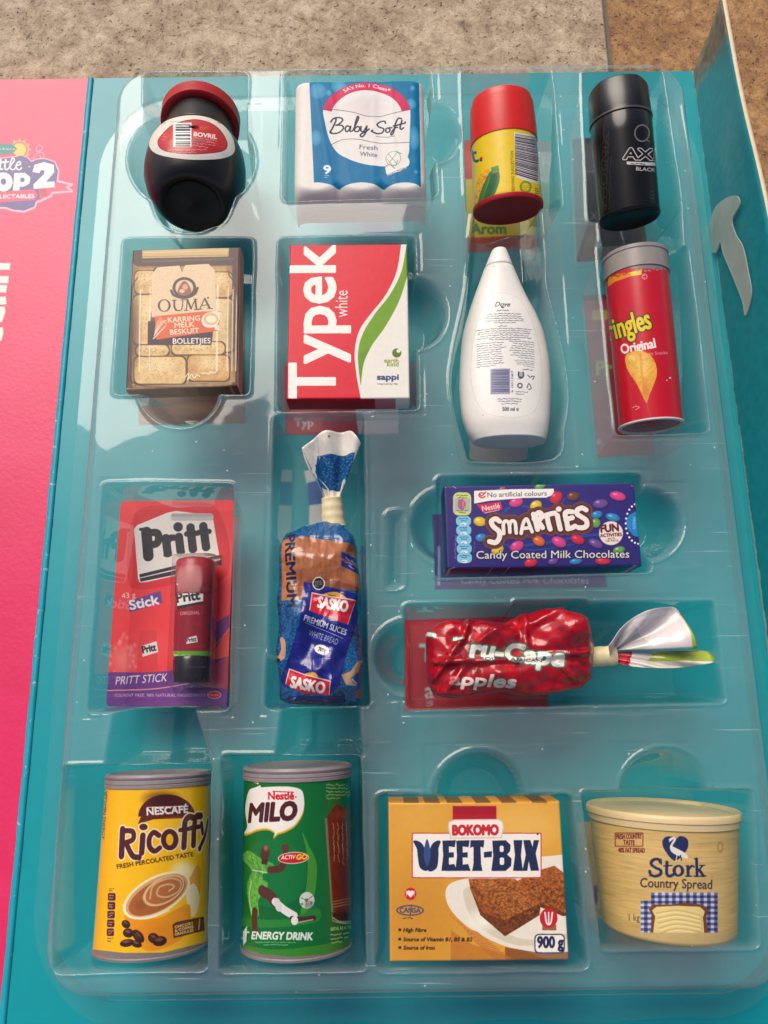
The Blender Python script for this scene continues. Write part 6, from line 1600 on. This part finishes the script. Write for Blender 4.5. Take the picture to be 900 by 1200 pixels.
# ------------------------------------------------------------------ cereal carton
fl = face_frame([(455.4, 940.8), (655.4, 938.8), (667.6, 1125.8), (456.6, 1126.6)], T - .02)
A = Art('cereal_print', fl, (3.462, 430, 870), (222, 158, 56), k=130)
A.soft(200, 700, 260, 300, (206, 138, 44), .8); A.soft(640, 340, 240, 140, (236, 184, 92), .8); A.soft(200, 300, 160, 140, (228, 168, 72), .6)
A.poly([(318, 610), (340, 570), (420, 545), (560, 500), (720, 462), (900, 500), (900, 900), (640, 846), (520, 810), (400, 740), (335, 670)], (238, 226, 208), smooth=True); A.poly([(390, 620), (400, 590), (420, 590), (470, 680), (560, 770), (680, 800), (840, 770), (840, 790), (660, 825), (540, 800), (430, 720)], (206, 190, 160), .6, smooth=True); A.soft(470, 720, 90, 60, (250, 244, 226), .9)
def slabb(P, edge):
    A.poly(P, (150, 80, 34), tex=(9, 11, .5)); A.poly([P[0], P[1], P[2], P[3]], (176, 100, 44), .55, tex=(7, 9, .6))
    A.poly(edge, (112, 58, 26), tex=(7, 9, .45))
slabb([(610, 560), (690, 520), (760, 500), (840, 560), (840, 650), (800, 690), (700, 650)], [(610, 565), (700, 650), (800, 690), (830, 680), (830, 700), (795, 705), (690, 662), (620, 590)])
slabb([(412, 552), (600, 552), (705, 650), (560, 720), (470, 690), (418, 590)], [(418, 590), (470, 690), (560, 720), (705, 650), (700, 700), (560, 786), (460, 700)])
for _ in range(340):
    u, v = rng.random(2); x = 425 + u * 180 + v * 90; y = 560 + v * 120 + u * 20
    A.line([(x, y), (x + rng.uniform(-14, 14), y + rng.uniform(-8, 8))], 3, (206, 134, 66) if _ % 2 else (90, 44, 20), .65)
for _ in range(140):
    u, v = rng.random(2); x = 640 + u * 160 + v * 40; y = 540 + v * 100 + u * 30
    A.line([(x, y), (x + rng.uniform(-14, 14), y + rng.uniform(-8, 8))], 3, (196, 124, 60) if _ % 2 else (84, 40, 20), .6)
for k in range(26):
    x0, y0 = 330 + k * 7, 690 + k * 6.5; A.line([(x0, y0), (x0 + 60, y0 + 55), (x0 + 120 + k, y0 + 80)], 5, (190, 108, 40) if k % 2 else (222, 150, 70), .8)
    A.line([(x0 + 40, y0 + 30), (x0 + 100, y0 + 110), (x0 + 180, y0 + 160)], 2, (196, 120, 50), .6)
A.poly([(560, 830), (680, 850), (840, 850), (840, 930), (560, 930)], (120, 66, 34), .75); A.poly([(340, 760), (430, 820), (560, 860), (620, 890), (340, 890)], (188, 112, 40), .7)
A.rect(348, 258, 525, 330, (180, 22, 38)); A.rect(348, 258, 525, 290, (150, 20, 36), a=.6)
A.rect(182, 366, 708, 550, (196, 60, 50), r=5); A.rect(186, 370, 704, 546, (244, 234, 222), r=5)
A.poly([(330, 322), (352, 312), (535, 310), (552, 322), (556, 345), (546, 388), (338, 390), (328, 345)], (226, 190, 180)); A.poly([(334, 326), (354, 317), (533, 315), (548, 325), (551, 345), (542, 383), (342, 385), (333, 345)], (246, 234, 222)); A.text('BOKOMO', 440, 374, 38, (196, 40, 50), w=184, al='C', bold=.07, rot=.5)
NV2 = (36, 44, 78)
wl = [[(196, 404), (214, 420), (220, 470), (234, 505)], ]
A.poly([(188, 400), (212, 402), (232, 425), (240, 480), (248, 512), (236, 520), (214, 505), (206, 460), (202, 430)], NV2, smooth=True); A.poly([(298, 400), (276, 402), (258, 425), (250, 480), (246, 515), (262, 522), (284, 505), (290, 460), (290, 430)], NV2, smooth=True); A.poly([(244, 392), (254, 420), (258, 460), (248, 496), (240, 496), (230, 460), (234, 420)], (54, 80, 130), smooth=True)
def flare(x0, x1, c=NV2): pass
for x in (306, 362):
    A.poly([(x, 398), (x + 54, 396), (x + 50, 424), (x + 26, 421), (x + 26, 446), (x + 46, 444), (x + 46, 466), (x + 26, 466), (x + 26, 495), (x + 48, 492), (x + 58, 520), (x - 4, 520), (x + 3, 460)], NV2)
A.poly([(420, 396), (476, 396), (472, 426), (460, 422), (462, 490), (468, 520), (426, 520), (432, 490), (432, 422), (418, 426)], NV2)
A.poly([(474, 444), (506, 440), (506, 464), (474, 466)], NV2)
A.poly([(508, 398), (562, 396), (582, 415), (580, 440), (568, 454), (586, 470), (584, 500), (562, 520), (504, 520), (512, 460)], NV2); A.rect(538, 418, 554, 444, (244, 234, 222), r=6); A.rect(538, 466, 556, 496, (244, 234, 222), r=6)
A.poly([(594, 396), (630, 396), (624, 458), (632, 520), (592, 520), (600, 458)], NV2)
A.poly([(634, 396), (662, 396), (672, 424), (676, 396), (698, 396), (684, 450), (698, 520), (664, 520), (656, 480), (650, 520), (630, 520), (644, 456)], NV2)
A.ell(692, 372, 4, 4, (60, 50, 50))
A.ell(177, 614, 23, 25, (204, 24, 38)); A.ell(170, 609, 9, 9, (246, 226, 222)); A.ell(183, 609, 9, 9, (246, 226, 222)); A.poly([(161, 613), (192, 613), (177, 630)], (246, 226, 222)); A.line([(160, 600), (160, 625)], 2, (246, 226, 222)); A.line([(193, 600), (193, 625)], 2, (246, 226, 222))
A.ell(175, 681, 56, 22, (60, 70, 110), inner=(50, 17)); A.text('CANSA', 175, 690, 20, (60, 70, 110), al='C', w=84, bold=.02); A.line([(180, 658), (176, 700)], 4, (60, 70, 110)); A.fine(146, 706, 212, 718, 1, (60, 50, 40), .9)
for y, s_, w_ in ((768, 'High Fibre', 92), (806, 'Source of Vitamin B1, B5 & B2', 278), (840, 'Source of Iron', 126)): A.rect(128, y - 13, 139, y - 3, (50, 34, 20)); A.text(s_, 148, y, 15, (50, 34, 20), w=w_, bold=.035, shear=.15)
A.rect(711, 740, 768, 762, (150, 100, 60)); A.ell(737, 712, 36, 40, (196, 34, 44)); A.line([(722, 690), (728, 730), (737, 738), (746, 730), (752, 690)], 7, (244, 230, 220)); A.line([(737, 690), (737, 735)], 6, (244, 230, 220))
A.rect(679, 776, 803, 856, (70, 66, 96), r=18); A.rect(684, 781, 798, 851, (244, 236, 224), r=15); A.text('900 g', 692, 832, 44, (44, 44, 76), w=104, bold=.045)
A.rect(40, 200, 860, 246, (214, 150, 52)); 
for x in (150, 235, 325, 440, 545, 670): A.rect(x, 232, x + 62, 246, (90, 66, 40), a=.7)
carton('cereal_carton', fl, 0.95, artmat('cereal_card', A.image(), 0.36, coat=0.15), 'orange wheat cereal carton with two brown biscuits on a white plate', 'cereal box', bow=.03)

# ------------------------------------------------------------------ tub of spread
S = can_surf((708, 1086), (859, 1090), (691, 948), (860, 951), 1.75, 1.75, .985)
tub = thing('margarine_tub', root_at(S), 'wood-patterned spread tub with cream lid and a white stork in a blue heart', 'spread tub')
A = Art('tub_print', S, (3.75, 660, 870), (214, 178, 110), k=130)
A.rect(-200, 200, 1200, 1000, (214, 178, 110), tex=(9, 190, .09)); 
for y in (372, 470, 578, 690, 790): A.line([(90, y), (450, y + 12), (780, y - 2)], 3, (170, 130, 76), .2)
for _ in range(50): y = rng.uniform(350, 830); x = rng.uniform(100, 650); A.line([(x, y), (x + rng.uniform(60, 200), y + rng.uniform(-3, 5))], 1.6, (170, 130, 72), .4)
A.ell(690, 460, 14, 26, (170, 124, 60), .7, inner=(7, 15))
BG = (120, 40, 40)
A.rect(226, 396, 352, 458, BG, a=.9, r=4); A.rect(230, 400, 348, 454, (214, 178, 110), r=4); A.text('FRESH COUNTRY', 289, 424, 22, BG, w=112, al='C', bold=.04, rot=1); A.text('TASTE', 289, 450, 20, BG, w=50, al='C', bold=.04, rot=-2); A.text('40% FAT SPREAD', 300, 484, 20, BG, w=116, al='C', bold=.04, rot=-1)
DB = (40, 46, 92)
A.poly([(492, 520), (450, 480), (435, 440), (450, 416), (478, 414), (494, 426), (512, 412), (538, 418), (550, 440), (540, 478)], DB, smooth=True)
A.line([(468, 428), (482, 420), (490, 428), (478, 448), (474, 464), (490, 480)], 9, (232, 222, 208)); A.line([(482, 424), (466, 436)], 4, (232, 222, 208)); A.poly([(470, 455), (500, 466), (540, 490), (545, 510), (500, 496), (475, 480)], (232, 222, 208), smooth=True); A.line([(500, 492), (496, 520)], 4, (232, 222, 208)); A.line([(515, 496), (520, 518)], 5, DB)
def stk(c, ex=0):
    A.line([(428, 528), (418, 514), (396, 516), (386, 534), (404, 550), (428, 562), (426, 580), (402, 588), (384, 580), (380, 566)], 13 + ex, c); A.line([(430, 512), (431, 536)], 5, c); A.line([(381, 562), (381, 588)], 5, c)
    A.line([(456, 526), (455, 575), (466, 588), (482, 582)], 13 + ex, c); A.line([(442, 543), (478, 541)], 6, c)
    A.ell(506, 564, 26, 26, c, inner=(11, 17))
    A.line([(548, 545), (549, 586)], 13 + ex, c, smooth=False); A.line([(552, 558), (564, 543), (574, 546)], 9, c); A.line([(538, 588), (564, 588)], 6, c); A.line([(540, 543), (550, 543)], 5, c)
    A.line([(586, 512), (588, 586)], 13 + ex, c, smooth=False); A.line([(592, 566), (612, 542)], 7, c); A.line([(598, 560), (616, 586)], 12, c); A.line([(576, 588), (602, 588)], 6, c); A.line([(604, 588), (626, 587)], 6, c); A.line([(576, 512), (588, 512)], 5, c); A.line([(600, 541), (622, 540)], 5, c)
stk(DB)
IK2 = (70, 56, 56)
A.text('Country Spread', 338, 636, 40, IK2, w=316, bold=.03, rot=-1.5); A.fine(652, 588, 662, 596, 1, IK2, .8)
for i in range(22):
    for j in range(16):
        x, y = 340 + i * 15.4, 660 + j * 12
        if (x < 385 and y < 694): continue
        c = (206, 206, 214) if (i + j) % 2 == 0 and i % 2 == 0 else (44, 48, 104) if (i % 2 and j % 2) else (104, 108, 150)
        A.rect(x, y, x + 15.4, y + 12, c)
A.poly([(380, 850), (392, 760), (376, 735), (395, 712), (470, 712), (540, 704), (610, 712), (640, 735), (628, 770), (640, 860)], (120, 66, 34), smooth=False); A.poly([(392, 860), (404, 765), (390, 738), (410, 722), (500, 718), (600, 722), (622, 742), (614, 770), (622, 860)], (232, 206, 138))
for k in range(5): A.line([(410 + k * 4, 750 + k * 22), (500, 738 + k * 20), (600, 760 + k * 18), (610, 775 + k * 16)], 5, (196, 160, 84), .7); A.line([(415 + k * 4, 758 + k * 22), (500, 746 + k * 20), (600, 768 + k * 18)], 4, (248, 230, 176), .8)
A.text('1 kg', 288, 784, 30, IK2, w=48, bold=.01)
A.rect(-200, 836, 1200, 1000, (206, 176, 118))
R0, R1, L_ = S.R0, S.R1, S.L
M_cream = pmat('cream_plastic', (216, 190, 142), 0.38, 0.05, 4, 0.012)
rf = lambda y: float(S.R(y))
lathe('body', S, [(.0, .3), (.0, R0 - .14), (.02, R0 - .05), (.07, R0 - .005)] + [(y, rf(y)) for y in np.linspace(.1, L_ - .22, 8)] + [(L_ - .2, R1 - .04)], artmat('tub_label', A.image(), 0.36, coat=0.1), tub)
lathe('lid', S, [(L_ - .22, R1 - .03), (L_ - .2, R1 + .015), (L_ - .08, R1 + .03), (L_ - .06, R1 + .055), (L_ + .02, R1 + .06), (L_ + .07, R1 + .04), (L_ + .085, R1 + .02), (L_ + .06, R1 - .06), (L_ + .02, R1 - .09), (L_ + .02, R1 - .5), (L_ + .035, R1 - .55), (L_ + .02, .3)], M_cream, tub)

# ------------------------------------------------------------------ strip of cloudy tape hanging on the carton's standing side
def wallx(y, z):
    f = (z + .28) / 2.98
    return CARD_X1 + 0.012 + (np.interp(-y, [-a for a in ky], kx) - CARD_X1) * (max(f, 0) ** 1.2) + 0.05 * math.sin(f * 3.1) * math.sin(y * .35 + 1)
def on_wall(px, py):
    """where the picture point meets the standing side"""
    d = rays(px, py); lo, hi_ = 8.0, 30.0
    for _ in range(60):
        t = (lo + hi_) / 2; p = CAM + d * t
        if p[0] < wallx(p[1], p[2]) and p[2] > -.3: lo = t
        else: hi_ = t
    return CAM + d * lo
path = [(838, 292), (837, 270), (842, 250), (852, 238), (862, 234), (868, 240), (866, 250), (858, 262), (860, 285), (868, 310), (877, 335), (876, 364)]
half = [2, 8, 10, 9, 6, 3]
Lf = smooth_line([(837, 293), (835, 270), (841, 248), (854, 234), (866, 230), (871, 238), (869, 248), (859, 261), (862, 280), (873, 284), (881, 330), (883, 350), (875, 369)], 6)
outl = smooth_line([(836, 292), (834, 268), (842, 244), (856, 232), (868, 230), (871, 240), (862, 258), (866, 275), (874, 290), (880, 320), (883, 345), (876, 370), (872, 352), (862, 325), (851, 297), (848, 284), (843, 296)], 5, True)
Pw = np.array([on_wall(*p) for p in outl]); n = len(Pw)
cen = Pw.mean(0)
bm = bmesh.new()
e = loop(bm, [Vector(p) for p in Pw])
bmesh.ops.triangle_fill(bm, edges=e, use_beauty=True)
V = np.array([v.co[:] for v in bm.verts]); bm.verts.index_update(); F = [[v.index for v in f.verts] for f in bm.faces]; bm.free()
V = V + np.array([-0.05, 0, 0.01])
V[:, 0] -= 0.06 * np.clip((V[:, 1] - V[:, 1].min()) / np.ptp(V[:, 1]), 0, 1)
M_tp = bpy.data.materials.new('cloudy_tape'); M_tp.use_nodes = True
tb = M_tp.node_tree.nodes['Principled BSDF']
tn = M_tp.node_tree.nodes.new('ShaderNodeTexNoise'); tn.inputs['Scale'].default_value = 2.5; tn.inputs['Detail'].default_value = 6
trp = M_tp.node_tree.nodes.new('ShaderNodeValToRGB'); trp.color_ramp.elements[0].color = (*lin((196, 196, 184)), 1); trp.color_ramp.elements[1].color = (*lin((236, 232, 220)), 1)
M_tp.node_tree.links.new(tn.outputs['Fac'], trp.inputs[0]); M_tp.node_tree.links.new(trp.outputs[0], tb.inputs['Base Color'])
tb.inputs['Roughness'].default_value = .25; tb.inputs['Alpha'].default_value = .42
o = mesh('torn_tape', V, F, M_tp, parent=box_t, smooth=False)
md = o.modifiers.new('thickness', 'SOLIDIFY'); md.thickness = .03; md.offset = 0
o['label'] = 'cloudy torn strip of tape, curled over at its upper end'
